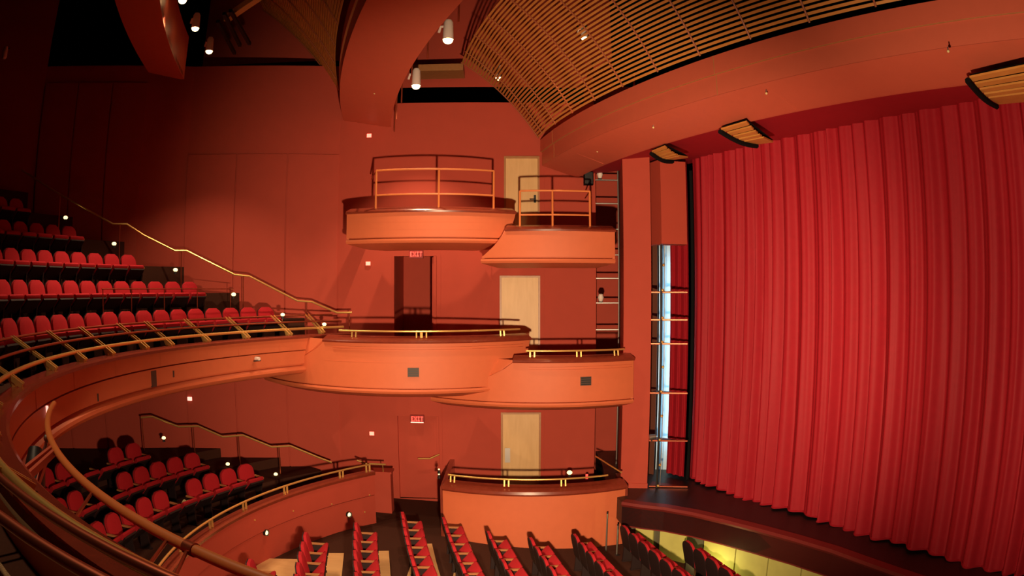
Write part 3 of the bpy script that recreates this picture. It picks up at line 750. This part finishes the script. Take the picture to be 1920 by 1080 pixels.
# EXIT signs
GL = {'E': ['111','100','110','100','111'], 'X': ['101','101','010','101','101'], 'I': ['111','010','010','010','111'], 'T': ['111','010','010','010','010']}
def exit_sign(px, py, label, mt, strip):
    p = onwall(px, py, 0.12); wd, h = 0.36, 0.20
    t = thing('exit_sign', label, 'sign', (p.x, p.y, p.z-h/2))
    part(MB().box((p.x-wd/2, p.y, p.z-h/2), (p.x+wd/2, p.y+0.11, p.z+h/2)), 'housing', M['exitback'], t)
    cw = 0.021; x = p.x - wd/2 + 0.026
    for ch in 'EXIT':
        m = MB()
        for r, row in enumerate(GL[ch]):
            for c_, v in enumerate(row):
                if v == '1': m.box((x+c_*cw, p.y-0.008, p.z+h/2-0.026-(r+1)*0.026), (x+(c_+1)*cw, p.y, p.z+h/2-0.026-r*0.026))
        part(m, 'letter', M[mt], t); x += 3*cw + 0.020
    if strip: part(MB().box((p.x-wd/2+0.01, p.y-0.004, p.z-h/2), (p.x+wd/2-0.01, p.y+0.02, p.z-h/2+0.028)), 'lamp_strip', M['exitbar'], t)
exit_sign(782, 786, 'lit red exit sign above the red ground level door', 'exit', True)
exit_sign(780, 477, 'dim red exit sign above the dark middle doorway', 'exit', False)

# ================================================================== STAGE
EDGE = [Vector(p) for p in ((2.45,14.70),(2.85,14.42),(3.30,14.18),(3.85,13.70),(4.36,13.1),(4.86,12.43),(5.36,11.68),(5.82,10.86),(6.42,9.41),(7.3,7.4),(9.0,3.5),(11,-1))]
def edgepath():
    out = []
    for i, p in enumerate(EDGE):
        d = (EDGE[min(i+1, len(EDGE)-1)] - EDGE[max(i-1, 0)]).normalized(); out.append((p, Vector((d.y, -d.x))))   # normal away from the stage
    return [(p, n if n.dot(Vector((-0.89,-0.45))) > 0 else -n) for p, n in out]
EP = edgepath()
m = MB().prism([(p.x, p.y) for p in EDGE] + [(24,-1),(24,25),(2.45,25),(2.45,18.3),(2.3,16.2)], -5.3, -4.78)
struct(m, 'floor_stage', M['stage'], 'black stage floor in front of the red curtain')
ap = thing('stage_apron', 'dark red curved stage apron edge above the lit pit panels', 'stage', (4.6, 12.8, -6.1))
part(MB().sweep(EP, [(0.03,-4.74),(0.05,-4.80),(0.0,-4.86),(-0.2,-4.86),(-0.2,-4.74)]), 'edge_nosing', M['stagered'], ap, True)
part(MB().sweep(EP, [(0.0,-4.86),(0.0,-5.33),(-0.1,-5.33),(-0.1,-4.86)]), 'fascia', M['stagered'], ap, True)
# pit wall panels under the apron
def along(path, s):
    for (p, n), (q, n2) in zip(path, path[1:]):
        L = (q-p).length
        if s <= L: return p + (q-p)*(s/L), n.lerp(n2, s/L).normalized()
        s -= L
    return path[-1]
pwall = thing('pit_wall', 'yellow green panelled pit wall glowing under the stage apron', 'wall', (4.5, 12.9, -6.2))
part(MB().sweep(EP, [(-0.22,-5.30),(-0.22,-6.2),(-0.30,-6.2),(-0.30,-5.30)]), 'backing', M['pitfloor'], pwall, True)
s = 0.30
for k, (wd, gap) in enumerate(((0.42,0.16),(0.62,0.46),(0.80,0.03),(0.80,0.03),(0.80,0.03),(0.80,0.03),(0.8,0.03),(0.8,0.03),(0.8,0.03))):
    seg = [along(EP, s + wd*i/4) for i in range(5)]
    part(MB().sweep(seg, [(-0.15,-5.30),(-0.15,-6.12),(-0.21,-6.12),(-0.21,-5.30)]), 'panel', M['pit'], pwall, True); s += wd + gap
m = MB().add([(2.3,14.9,-6.08),(3.0,12.0,-6.08),(3.9,9.0,-6.08),(6.3,2.0,-6.08),(9.0,3.0,-6.08),(6.5,9.3,-6.08),(4.9,12.3,-6.08),(3.9,13.6,-6.08)], [(0,1,2,3,4,5,6,7)])
struct(m, 'floor_pit', M['pitfloor'], 'greenish pit floor strip in front of the stage')
point('pit_work_light', (4.05, 12.98, -5.80), 16, (1.0, 0.92, 0.30), 0.05)   # stands in the pit behind the front row
# ---- main curtain
CA = Vector((4.46, 16.47)); CB = Vector((12.6, -0.6)); cd = (CB-CA).normalized(); cn = Vector((cd.y, -cd.x))
if cn.dot(Vector((-0.9,-0.4))) < 0: cn = -cn
m = MB(); Lc = (CB-CA).length; N = 1100; ZN = 12; rnd = random.Random(3)
ph = [0.0]; 
cur = 0.0; fold = []
x = 0.0
while x < Lc + 1:
    wdt = rnd.uniform(0.18, 0.52); fold.append((x, wdt, rnd.uniform(0.45, 1.0), rnd.uniform(-0.05, 0.05))); x += wdt
def folddisp(s_, t):        # t: 0 hem .. 1 top
    for x0, wdt, amp, dr in fold:
        if x0 <= s_ < x0 + wdt:
            u = (s_-x0)/wdt; return amp*0.25*(0.5-0.5*math.cos(2*PI*u))**0.8*(1.0-0.35*t)
    return 0.0
for i in range(N+1):
    s_ = Lc*i/N
    for j in range(ZN+1):
        t = j/ZN; dsp = min(1, s_/0.5)*(folddisp((s_ + 0.03*math.sin(3*t + s_*0.7)) % Lc, t) + 0.012*math.sin(s_*41 + 2*math.sin(s_*3)) + 0.03*math.sin(s_*1.1 + 1.3*t)*(1-t))
        hem = -0.0
        p = CA + cd*s_ + cn*dsp
        m.v.append(Vector((p.x, p.y, -4.74 + (8.2)*t + (0.03*math.sin(s_*2.1) if j == 0 else 0))))
for i in range(N):
    for j in range(ZN):
        a = i*(ZN+1)+j; m.f.append((a, a+ZN+1, a+ZN+2, a+1))
cu = thing('stage_curtain', 'full height red velvet stage curtain hanging in deep folds', 'curtain', (CA.x+cd.x*5, CA.y+cd.y*5, -4.78))
part(m, 'drape', M['curtain'], cu, True)
# hem weight tape at the bottom
hm = MB(); pts = []
for i in range(0, N+1, 2):
    s_ = Lc*i/N; dsp = min(1, s_/0.5)*(folddisp((s_ + 0.03*math.sin(s_*0.7)) % Lc, 0) + 0.03*math.sin(s_*1.1)); p = CA + cd*s_ + cn*(dsp); pts.append((p.x, p.y, -4.735 + 0.03*math.sin(s_*2.1)))
part(hm.tube(pts, 0.022, 5), 'hem', M['curtain'], cu, True)
m = MB().frame((CA.x-0.07, CA.y-0.08, -0.95), (0.030,-0.015,0), (0.03,0.06,0), (0,0,3.82))
solo(m, 'masking_flat', M['black'], 'narrow black masking flat at the curtain edge', 'flat')
# ---- proscenium pillar
pa = atz(1163, 912, -4.75); pb = atz(1213, 913, -4.75)
m = MB().prism([(pa.x, pa.y), (pb.x, pb.y), (pb.x+0.25, pb.y+2.6), (pa.x+0.32, pa.y+2.6)], -5.2, 3.7)
pil = struct(m, 'wall_pillar', M['wall'], 'flat terracotta proscenium pillar between the boxes and the stage')
part(MB().prism([(pa.x-0.01, pa.y-0.02), (pb.x+0.01, pb.y-0.02), (pb.x+0.01, pb.y+0.1), (pa.x-0.01, pa.y+0.1)], -4.78, -4.66), 'base_trim', M['wall'], pil)
# dark niche behind the slot
m = MB(); wallquad(m, (2.2,18.04), (2.12,19.8), -6.2, 6); wallquad(m, (2.12,19.8), (3.6,19.8), -6.2, 6); wallquad(m, (3.6,19.8), (3.4,18.3), -6.2, 6)
struct(m, 'wall_niche', M['wall'], 'dark lighting niche between the side wall and the pillar')
# lighting ladder inside the niche
la = thing('lighting_ladder', 'slim pale lighting ladder standing in the niche beside the pillar', 'ladder', (2.5, 18.25, -5.0))
YL = 18.25; xa = atr(1120, 540, 18.4).x; xb = atr(1160, 540, 18.5).x
part(MB().tube([(xb, YL, -5.0), (xb, YL, 4.0)], 0.022, 8), 'upright', M['steel'], la, True)
part(MB().tube([(xa-0.05, YL, -5.0), (xa-0.05, YL, 4.0)], 0.018, 8), 'upright', M['darksteel'], la, True)
for py in (338, 382, 430, 478, 522, 568, 618):
    z = atr(1145, py, 18.45).z
    part(MB().tube([(xb, YL, z), (xa-0.05, YL, z)], 0.022, 6), 'rung', M['steel'], la, True)
for i, (px, py) in enumerate(((1127, 338), (1130, 568))):
    z = atr(px, py, 18.4).z; q = Vector((xa+0.08, YL-0.06, z+0.02))
    t = thing('niche_spotlight', 'small pale spotlight on a %s rung of the niche ladder' % ('top', 'lower')[i], 'spotlight', (q.x, q.y, q.z))
    part(MB().tube([q + Vector((0,0,0.03)), q + Vector((0,-0.02,0.13)), q + Vector((0,-0.04,0.22))], [0.05,0.085,0.05], 10), 'body', M['white'], t, True)
    part(MB().frame(q + Vector((0,0,0.015)), (0.05,0,0), (0,0.03,0), (0,0,0.025)), 'clamp', M['darksteel'], t)
q = atr(1104, 346, 17.75)
t = thing('black_loudspeaker', 'small black loudspeaker mounted on the wall edge above the top box', 'loudspeaker', (q.x, q.y, q.z))
part(MB().frame(q + Vector((0,0.08,0.17)), (0.12,0,0), (0,0.10,0), (0,0,0.17)), 'cabinet', M['black'], t)
part(MB().frame(q + Vector((0,-0.03,0.17)), (0.10,0,0), (0,0.01,0), (0,0,0.15)), 'grille', M['darksteel'], t)
part(MB().tube([q + Vector((0,0.15,0.1)), q + Vector((0.0,0.40,0.05))], 0.02, 6), 'mount', M['darksteel'], t, True)
# ---- hanging faceted panel and side opening
h0 = atr(1216, 540, 16.75); h1 = atr(1241, 540, 16.15); h2 = atr(1289, 540, 16.45); hz0 = atr(1241, 457, 16.15).z
hp = thing('portal_panel', 'faceted orange panel hanging above the side stage opening', 'panel', (h1.x, h1.y+0.3, hz0))
part(MB().prism([(h0.x,h0.y),(h1.x,h1.y),(h1.x+0.02,h1.y+0.6),(h0.x+0.1,h0.y+0.6)], hz0, 3.02), 'side_face', M['wall'], hp)
part(MB().prism([(h1.x,h1.y),(h2.x,h2.y),(h2.x+0.05,h2.y+0.5),(h1.x+0.02,h1.y+0.6)], hz0, 3.0), 'front_face', M['wall'], hp)
# red leg curtain and brown flat behind the tower
l0 = atr(1257, 540, 17.3); l1 = atr(1291, 540, 16.9); m = MB(); pts = []
for i in range(41):
    u = i/40; p = l0.lerp(l1, u); pts.append((p.x, p.y - 0.05*math.sin(u*6*PI)))
for i, (x, y) in enumerate(pts): m.v += [Vector((x, y, -4.7)), Vector((x, y, 3.2))]
for i in range(40): m.f.append((2*i, 2*i+2, 2*i+3, 2*i+1))
lg = thing('leg_curtain', 'narrow red side curtain behind the lighting tower', 'curtain', (l0.x, l0.y, -4.75)); part(m, 'drape', M['curtain'], lg, True)
m = MB().prism([(atr(1212,540,17.6).x, 17.2), (atr(1234,540,17.3).x, 17.0), (atr(1234,540,17.3).x+0.03, 17.1), (atr(1212,540,17.6).x+0.03, 17.3)], -4.78, 3.0)
solo(m, 'brown_flat', M['brown'], 'brown scenery flat at the back of the side stage opening', 'flat')
# added pale strip standing for backstage light in the gap behind the tower
s0 = atr(1236, 540, 17.9); s1 = atr(1262, 540, 17.9)
m = MB().prism([(s0.x, s0.y), (s1.x, s1.y), (s1.x, s1.y+0.04), (s0.x, s0.y+0.04)], -4.78, 1.6)
solo(m, 'gap_light_strip', M['pale'], 'tall pale masking strip glowing blue behind the lighting tower', 'flat')
wl = bpy.data.lights.new('wing_work_light', 'AREA'); wl.shape = 'RECTANGLE'; wl.size = 0.12; wl.size_y = 5.0; wl.energy = 48; wl.color = (0.42, 0.78, 1.0)
wo = bpy.data.objects.new('wing_work_light', wl); COL.objects.link(wo); wo.location = (4.36, 17.12, -1.7 + ZC)
wo.rotation_euler = (Vector((3.85, 17.47, 0)) - Vector((4.36, 17.12, 0))).to_track_quat('-Z', 'Y').to_euler()
# ---- lighting tower
tw = thing('lighting_tower', 'steel boom tower with shelf arms in the side stage opening', 'tower', atz(1245, 922, -4.78))
c0 = atr(1240, 540, 16.1); c1 = atr(1236, 540, 16.3)
part(MB().tube([(c0.x, c0.y, -4.76), (c0.x, c0.y, 1.0)], 0.028, 8), 'boom', M['darksteel'], tw, True)
bl = M['pale']
part(MB().tube([(c0.x+0.10, c0.y+0.1, -4.76), (c0.x+0.10, c0.y+0.1, 1.0)], 0.009, 8), 'boom', M['steel'], tw, True)
for py in (548, 600, 645, 738, 828, 914):
    z = atr(1250, py, 16.1).z; a = atr(1217, py, 16.2); b = atr(1289, py, 16.2)
    sh = part(MB().add([(a.x, a.y, z), (b.x, b.y, z), (c0.x, c0.y+0.55, z), (a.x, a.y, z-0.025), (b.x, b.y, z-0.025), (c0.x, c0.y+0.55, z-0.025)], [(0,1,2),(5,4,3),(0,3,4,1),(1,4,5,2),(2,5,3,0)]), 'shelf', M['stagered'], tw)
    part(MB().tube([(a.x, a.y, z), (b.x, b.y, z)], 0.022, 6), 'arm', M['redbrass'], sh, True)
    part(MB().ball((c0.x+0.02, c0.y-0.05, z+0.05), 0.035, 8, 5), 'clamp', M['brass'], tw, True)
for py in (497, 688, 780, 872):
    z = atr(1245, py, 16.1).z
    part(MB().ball((c0.x+0.05, c0.y-0.03, z), 0.035, 8, 5).tube([(c0.x, c0.y, z), (c0.x+0.1, c0.y+0.1, z)], 0.016, 6), 'clamp', M['brass'], tw, True)
q = atr(1222, 820, 16.0)
t = thing('tower_spotlight', 'small silver spotlight on the end of a tower shelf', 'spotlight', (q.x, q.y, q.z-0.08))
part(MB().tube([q - Vector((0.06,0,0)), q + Vector((0.10,0,0.02))], [0.07, 0.05], 10), 'body', M['steel'], t, True)
part(MB().bar(q + Vector((0,0,-0.09)), q + Vector((0,0,0.0)), 0.03, 0.03), 'yoke', M['darksteel'], t)
# ---- stanchions by the pit
tops = []
for i, (px, py, drop, h) in enumerate(((1136,962,74,0.0),(1156,984,58,0.0),(1178,1011,30,0.0))):
    base = atz(px, py+drop, -6.0 + (0.02 if i > 1 else 0.0)); top = atr(px, py, math.hypot(base.x, base.y)); h = top.z - base.z
    t = thing('stanchion', 'slim chrome stanchion post standing between the front rows and the box', 'post', base, 'stanchions by the pit')
    part(MB().tube([base, base + Vector((0,0,h))], 0.018, 8), 'post', M['steel'], t, True)
    part(MB().tube([base, base + Vector((0,0,0.02)), base + Vector((0,0,0.04))], [0.10,0.09,0.03], 12), 'base', M['darksteel'], t, True)
    part(MB().ball(base + Vector((0,0,h)), 0.024, 8, 5), 'knob', M['darksteel'], t, True); tops.append(base + Vector((0,0,h-0.05)))

# ================================================================== CEILING BEAMS AND SLATTED CANOPIES
Q1 = Q*0.886; Q2 = Vector((32.0, 24.0))
def ang_at_y(R, y, q=Q): return 180 + math.degrees(math.asin((q.y - y)/R))
def beam(name, label, R0, zt, zb, R1, z1, mt, a1, far_y=17.85, q=Q):
    a0 = ang_at_y(R0, far_y, q); t = thing(name, label, 'ceiling beam', pol(q, R0-0.5, (a0+a1)/2, z1))
    zm = zb + (zt-zb)*0.52
    part(MB().ring(q, [(R0+0.04, zt), (R0+0.04, zm+0.006), (R0-0.15, zm+0.006), (R0-0.15, zt)], a0, a1, 70), 'upper_fascia', mt[0], t, True)
    part(MB().ring(q, [(R0, zm), (R0, zb), (R0-0.15, zb+0.05), (R0-0.15, zm)], a0, a1, 70), 'lower_fascia', mt[0], t, True)
    part(MB().ring(q, [(R0+0.03, zm+0.006), (R0+0.03, zm-0.004), (R0-0.1, zm-0.004), (R0-0.1, zm+0.006)], a0, a1, 70), 'seam_strip', M['arm'], t, True)
    part(MB().ring(q, [(R0-0.002, zb-0.002), (R1, z1), (R1-0.1, z1), (R1-0.1, zt+0.1), (R1-0.02, zt+0.1), (R0-0.14, zb+0.06)], a0, a1, 70), 'soffit', mt[1], t, True)
    return t, a0
b1, b1a = beam('ceiling_beam', 'wide orange curved beam over the stage front', 23.1, 3.88, 3.19, 22.2, 2.92, (M['beam'], M['beam']), 240, q=Q1)
for a in (193.6, 209.6, 225):
    part(MB().ring(Q1, [(23.145,3.88),(23.145,3.55),(23.11,3.55),(23.11,3.88)], a, a+0.03, 1).ring(Q1, [(23.105,3.55),(23.105,3.19),(23.08,3.19),(23.08,3.55)], a, a+0.03, 1), 'joint', M['arm'], b1)
    part(MB().ring(Q1, [(23.08,3.184),(22.21,2.915),(22.21,2.93),(23.08,3.2)], a+2.5, a+2.53, 1), 'joint', M['beam'], b1)
b2, b2a = beam('ceiling_beam', 'deep red curved beam with spotlights hung along its inner edge', 37.05, 5.28, 4.50, 35.85, 4.28, (M['beam'], M['beam']), 226, q=Q2)
b3, b3a = beam('ceiling_beam', 'shadowed curved beam over the balcony seats', 36.85, 6.0, 5.2, 36.0, 5.0, (M['beam'], M['beam']), 226, 14.3)
part(MB().ring(Q, [(36.02,5.02),(35.9,5.02),(35.9,5.12),(36.02,5.12)], ang_at_y(36, 14.3), 226, 60), 'metal_edge', M['redbrass'], b3, True)
def canopy(name, label, R0, z0, R1, z1, f0, f1, n, a1, ribs, q, w_=0.024, h_=0.012, far_y=17.9):
    t = thing(name, label, 'ceiling canopy', pol(q, (R0+R1)/2, 208, z0))
    f0, f1 = R_(f0), R_(f1); cR = math.sin(f0)-math.sin(f1); cZ = math.cos(f1)-math.cos(f0)
    def at(u):                # point and tangent of the cove section
        f = f0 + (f1-f0)*u
        R = R0 + (R1-R0)*(math.sin(f0)-math.sin(f))/cR; z = z0 + (z1-z0)*(math.cos(f)-math.cos(f0))/cZ
        tx, tz = (R1-R0)*math.cos(f)/cR, (z1-z0)*math.sin(f)/cZ; L = math.hypot(tx, tz); return R, z, tx/L, tz/L
    for k in range(n):
        R, z, tx, tz = at((k+0.5)/n)
        pr = [(R-tx*w_-tz*h_, z-tz*w_+tx*h_), (R+tx*w_-tz*h_, z+tz*w_+tx*h_), (R+tx*w_+tz*h_, z+tz*w_-tx*h_), (R-tx*w_+tz*h_, z-tz*w_-tx*h_)]
        part(MB().ring(q, pr, ang_at_y(R, far_y, q), a1, 44), 'slat', M['slat'], t)
    for a in ribs:
        pts = []
        for k in range(17):
            R, z, tx, tz = at(k/16); aa = max(a, ang_at_y(R, far_y, q)+0.05) if a > ribs[0] else ang_at_y(R, far_y, q)+0.05
            pts.append(pol(q, R + 0.03*tz, aa, z - 0.03*tx))
        part(MB().tube(pts, 0.017, 6), 'rib', M['ribwood'], t, True)
    return t
canopy('slatted_canopy', 'curved golden wood slat canopy rising behind the stage front beam', 23.16, 3.95, 25.2, 6.1, 58, 33, 34, 226, [190, 191.8]+[191.8+2.86*i for i in range(1, 12)], Q1)
canopy('slatted_canopy', 'dim wood slat canopy rising behind the second ceiling beam', 37.2, 5.32, 39.7, 8.1, 60, 38, 40, 214, [189.6]+[191.5+2.0*i for i in range(10)], Q2)
# portal ceiling between beam and curtain, with slatted reflectors let into it
m = MB(); n = 40; top = []; 
for i in range(n+1):
    a = 190 + (238-190)*i/n; p = pol(Q1, 22.15, a); s_ = max(-0.6, (Vector((p.x, p.y))-CA).dot(cd)); q = CA + cd*(s_) - cn*0.4
    m.v += [Vector((p.x, p.y, 3.0)), Vector((q.x, q.y, 3.20))]
for i in range(n): m.f.append((2*i, 2*i+1, 2*i+3, 2*i+2))
struct(m, 'ceiling_portal', M['curtain'], 'dark red portal ceiling between the stage front beam and the curtain')
def reflector(label, tl, tr, br, bl, bulge):
    z = 2.84; TL, TR, BR, BL = (atz(*p, z) for p in (tl, tr, br, bl))
    t = thing('slatted_reflector', label, 'ceiling panel', (TL+BR)/2 )
    def pt(u, v):            # u across, v from beam to stage; the left edge is scooped
        a = TL.lerp(BL, v); b = TR.lerp(BR, v); p = a.lerp(b, u); return p + Vector((0,0,-0.10*math.sin(v*PI)*0.6))
    rows_ = [(0.00,0.09),(0.15,0.24),(0.30,0.39),(0.45,0.54),(0.60,1.0)]
    for v0, v1 in rows_:
        a, b, c_, d_ = pt(0,v0), pt(1,v0), pt(1,v1), pt(0,v1); up = Vector((0,0,0.03))
        part(MB().add([a,b,c_,d_,a+up,b+up,c_+up,d_+up], [(0,1,2,3),(7,6,5,4),(0,4,5,1),(1,5,6,2),(2,6,7,3),(3,7,4,0)]), 'slat' if v1 < 0.9 else 'board', M['slat'], t)
    e = MB().tube([pt(-0.04, v/10) + Vector((0,0,-0.03)) for v in range(11)], 0.05, 6); part(e, 'edge_trim', M['black'], t, True)
    e = MB(); lo = [pt(u, v) + Vector((0,0,0.05)) for v in (0,1) for u in (0,1)]; e.add(lo, [(0,1,3,2)]); part(e, 'backing', M['black'], t)
reflector('small slatted wood reflector above the hanging panel', (1222,285),(1247,275),(1290,296),(1262,300), 0.1)
reflector('slatted wood reflector in the middle of the portal ceiling', (1352,243),(1400,229),(1450,267),(1420,271), 0.1)
reflector('large slatted wood reflector far along the portal ceiling', (1818,146),(1925,124),(1965,188),(1872,196), 0.1)

# ---- spotlights between the beams
def can_light(px, py, z, label, group, s=1.0, lensm='lens', lit=True):
    p = atz(px, py, z); k = s
    t = thing('ceiling_spotlight', label, 'spotlight', p, group)
    part(MB().tube([p + Vector((0,0,0.02*k)), p + Vector((0,0,0.40*k)), p + Vector((0,0,0.46*k))], [0.115*k, 0.10*k, 0.07*k], 14), 'can', M['white'], t, True)
    part(MB().ball(p + Vector((0,0,0.01)), 0.105*k, 12, 8, (1,1,0.8)), 'lens', M[lensm], t, True)
    part(MB().tube([p + Vector((0,0,0.32*k)), p + Vector((-0.16*k,0.03,0.33*k)), p + Vector((-0.20*k,0.05,0.20*k))], 0.03*k, 6), 'bracket', M['white'], t, True)
    if lensm == 'lens': spot('ceiling_spotlight_beam', p - Vector((0,0,0.13*k)), p - Vector((0,0,3)), 750, 90, 0.6, WARM, 0.08)   # the lit can's own light, straight down
    part(MB().tube([p + Vector((-0.16*k,0.03,0.33*k)), p + Vector((-0.18*k,0.25,0.55*k))], 0.018, 6), 'mount_arm', M['darksteel'], t, True)
    return p
G = 'spotlights hung between the ceiling beams'
can_light(840, 76, 5.05, 'white can spotlight glowing high beside the deep red beam', G)
can_light(780, 162, 4.90, 'white can spotlight glowing lower by the far wall gap', G)
can_light(366, 54, 5.5, 'white can spotlight glowing among the dark left beams', G, 0.8)
can_light(392, 97, 5.5, 'lower white can spotlight glowing near the dark beam end', G, 0.8)
can_light(342, 2, 5.5, 'topmost white can spotlight glowing above the dark left beams', G, 0.8)
can_light(8, 108, 5.3, 'unlit pale can spotlight in the darkness over the balcony', G, 0.6, 'white')
can_light(1096, 72, 5.75, 'glowing spotlight seen through the upper canopy slats', G, 0.75)
can_light(935, 147, 5.9, 'glowing spotlight seen through the canopy slats by the wall', G, 0.85)
# catwalk pipes along the inner edge of the second beam
cw = thing('catwalk_railing', 'thin pipe railing along the inner edge of the deep red beam', 'railing', pol(Q2, 35.66, 192, 4.3))
for dz in (0.55, 0.95): part(MB().tube([pol(Q2, 35.66, 190+24*i/40, 4.3+dz) for i in range(41)], 0.016, 6), 'pipe', M['redbrass'], cw, True)
for a in (190.3, 192.5, 195, 197.5, 200, 203, 206): part(MB().tube([pol(Q2, 35.66, a, 4.1), pol(Q2, 35.66, a, 5.25)], 0.016, 6), 'post', M['redbrass'], cw, True)
# dark catwalk frames behind the left canopy
ck = thing('catwalk_truss', 'dark steel catwalk truss with tan beam behind the dim canopy', 'truss', atz(440, 40, 6.3))
a = atz(425, 35, 6.3); b = atz(490, -10, 6.3); part(MB().bar(a, b, 0.16, 0.16), 'beam', M['paper'], ck)
for px, py, qx, qy in ((420,25,450,85),(432,20,468,82),(408,40,440,100)):
    part(MB().bar(atz(px, py, 6.2), atz(qx, qy, 6.0), 0.08, 0.08), 'strut', M['darksteel'], ck)
# sprinkler heads on the beams
for px, py, z, lab in ((1778,96,3.06,'right of the stage front beam joint'),(1437,175,3.06,'on the middle of the stage front beam'),(1225,239,3.06,'on the far stretch of the stage front beam'),(1120,284,3.06,'close to the far wall on the stage front beam'),(702,175,4.36,'on the deep red beam')):
    p = atz(px, py, z)
    t = thing('sprinkler_head', 'tiny metal sprinkler head ' + lab, 'sprinkler', p)
    part(MB().ball(p, 0.022, 8, 5), 'head', M['paper'], t, True); part(MB().tube([p, p + Vector((0,0,0.06))], 0.01, 6), 'stem', M['steel'], t, True)
# programmes left on parterre seats
for i, (px, py, z) in enumerate(((241,918,-4.38),(355,945,-4.52))):
    p = atz(px, py, z); t = thing('paper_programme', 'crumpled cream paper programme left on a %s parterre seat' % ('middle row', 'wall side')[i], 'paper', p)
    m = MB()
    for j in range(5):
        for k in range(4): m.v.append(p + Vector((-0.16+0.08*j, -0.09+0.06*k, 0.03*math.sin(j*1.9+k) + 0.02*k)))
    for j in range(4):
        for k in range(3): a = j*4+k; m.f.append((a, a+4, a+5, a+1))
    part(m, 'sheet', M['paper'], t); part(MB().frame(p + Vector((0.02,0.02,0.07)), (0.08,0.02,0.02), (-0.02,0.05,0.01), (0,0,0.004)), 'folded_corner', M['paper'], t)

# guard rail in front of the second balcony row
gr = thing('row_guard_rail', 'thin dull guard rail in front of the second balcony row', 'railing', pol(C, 10.9, 158, -0.78))
part(MB().tube([pol(C, 10.88, 149.5+22*i/30, -0.02) for i in range(31)], 0.012, 6), 'rail', M['redbrass'], gr, True)
for a in (150, 155.5, 161, 166.5, 171.3): part(MB().tube([pol(C, 10.88, a, -0.79), pol(C, 10.88, a, -0.02)], 0.012, 6), 'post', M['redbrass'], gr, True)
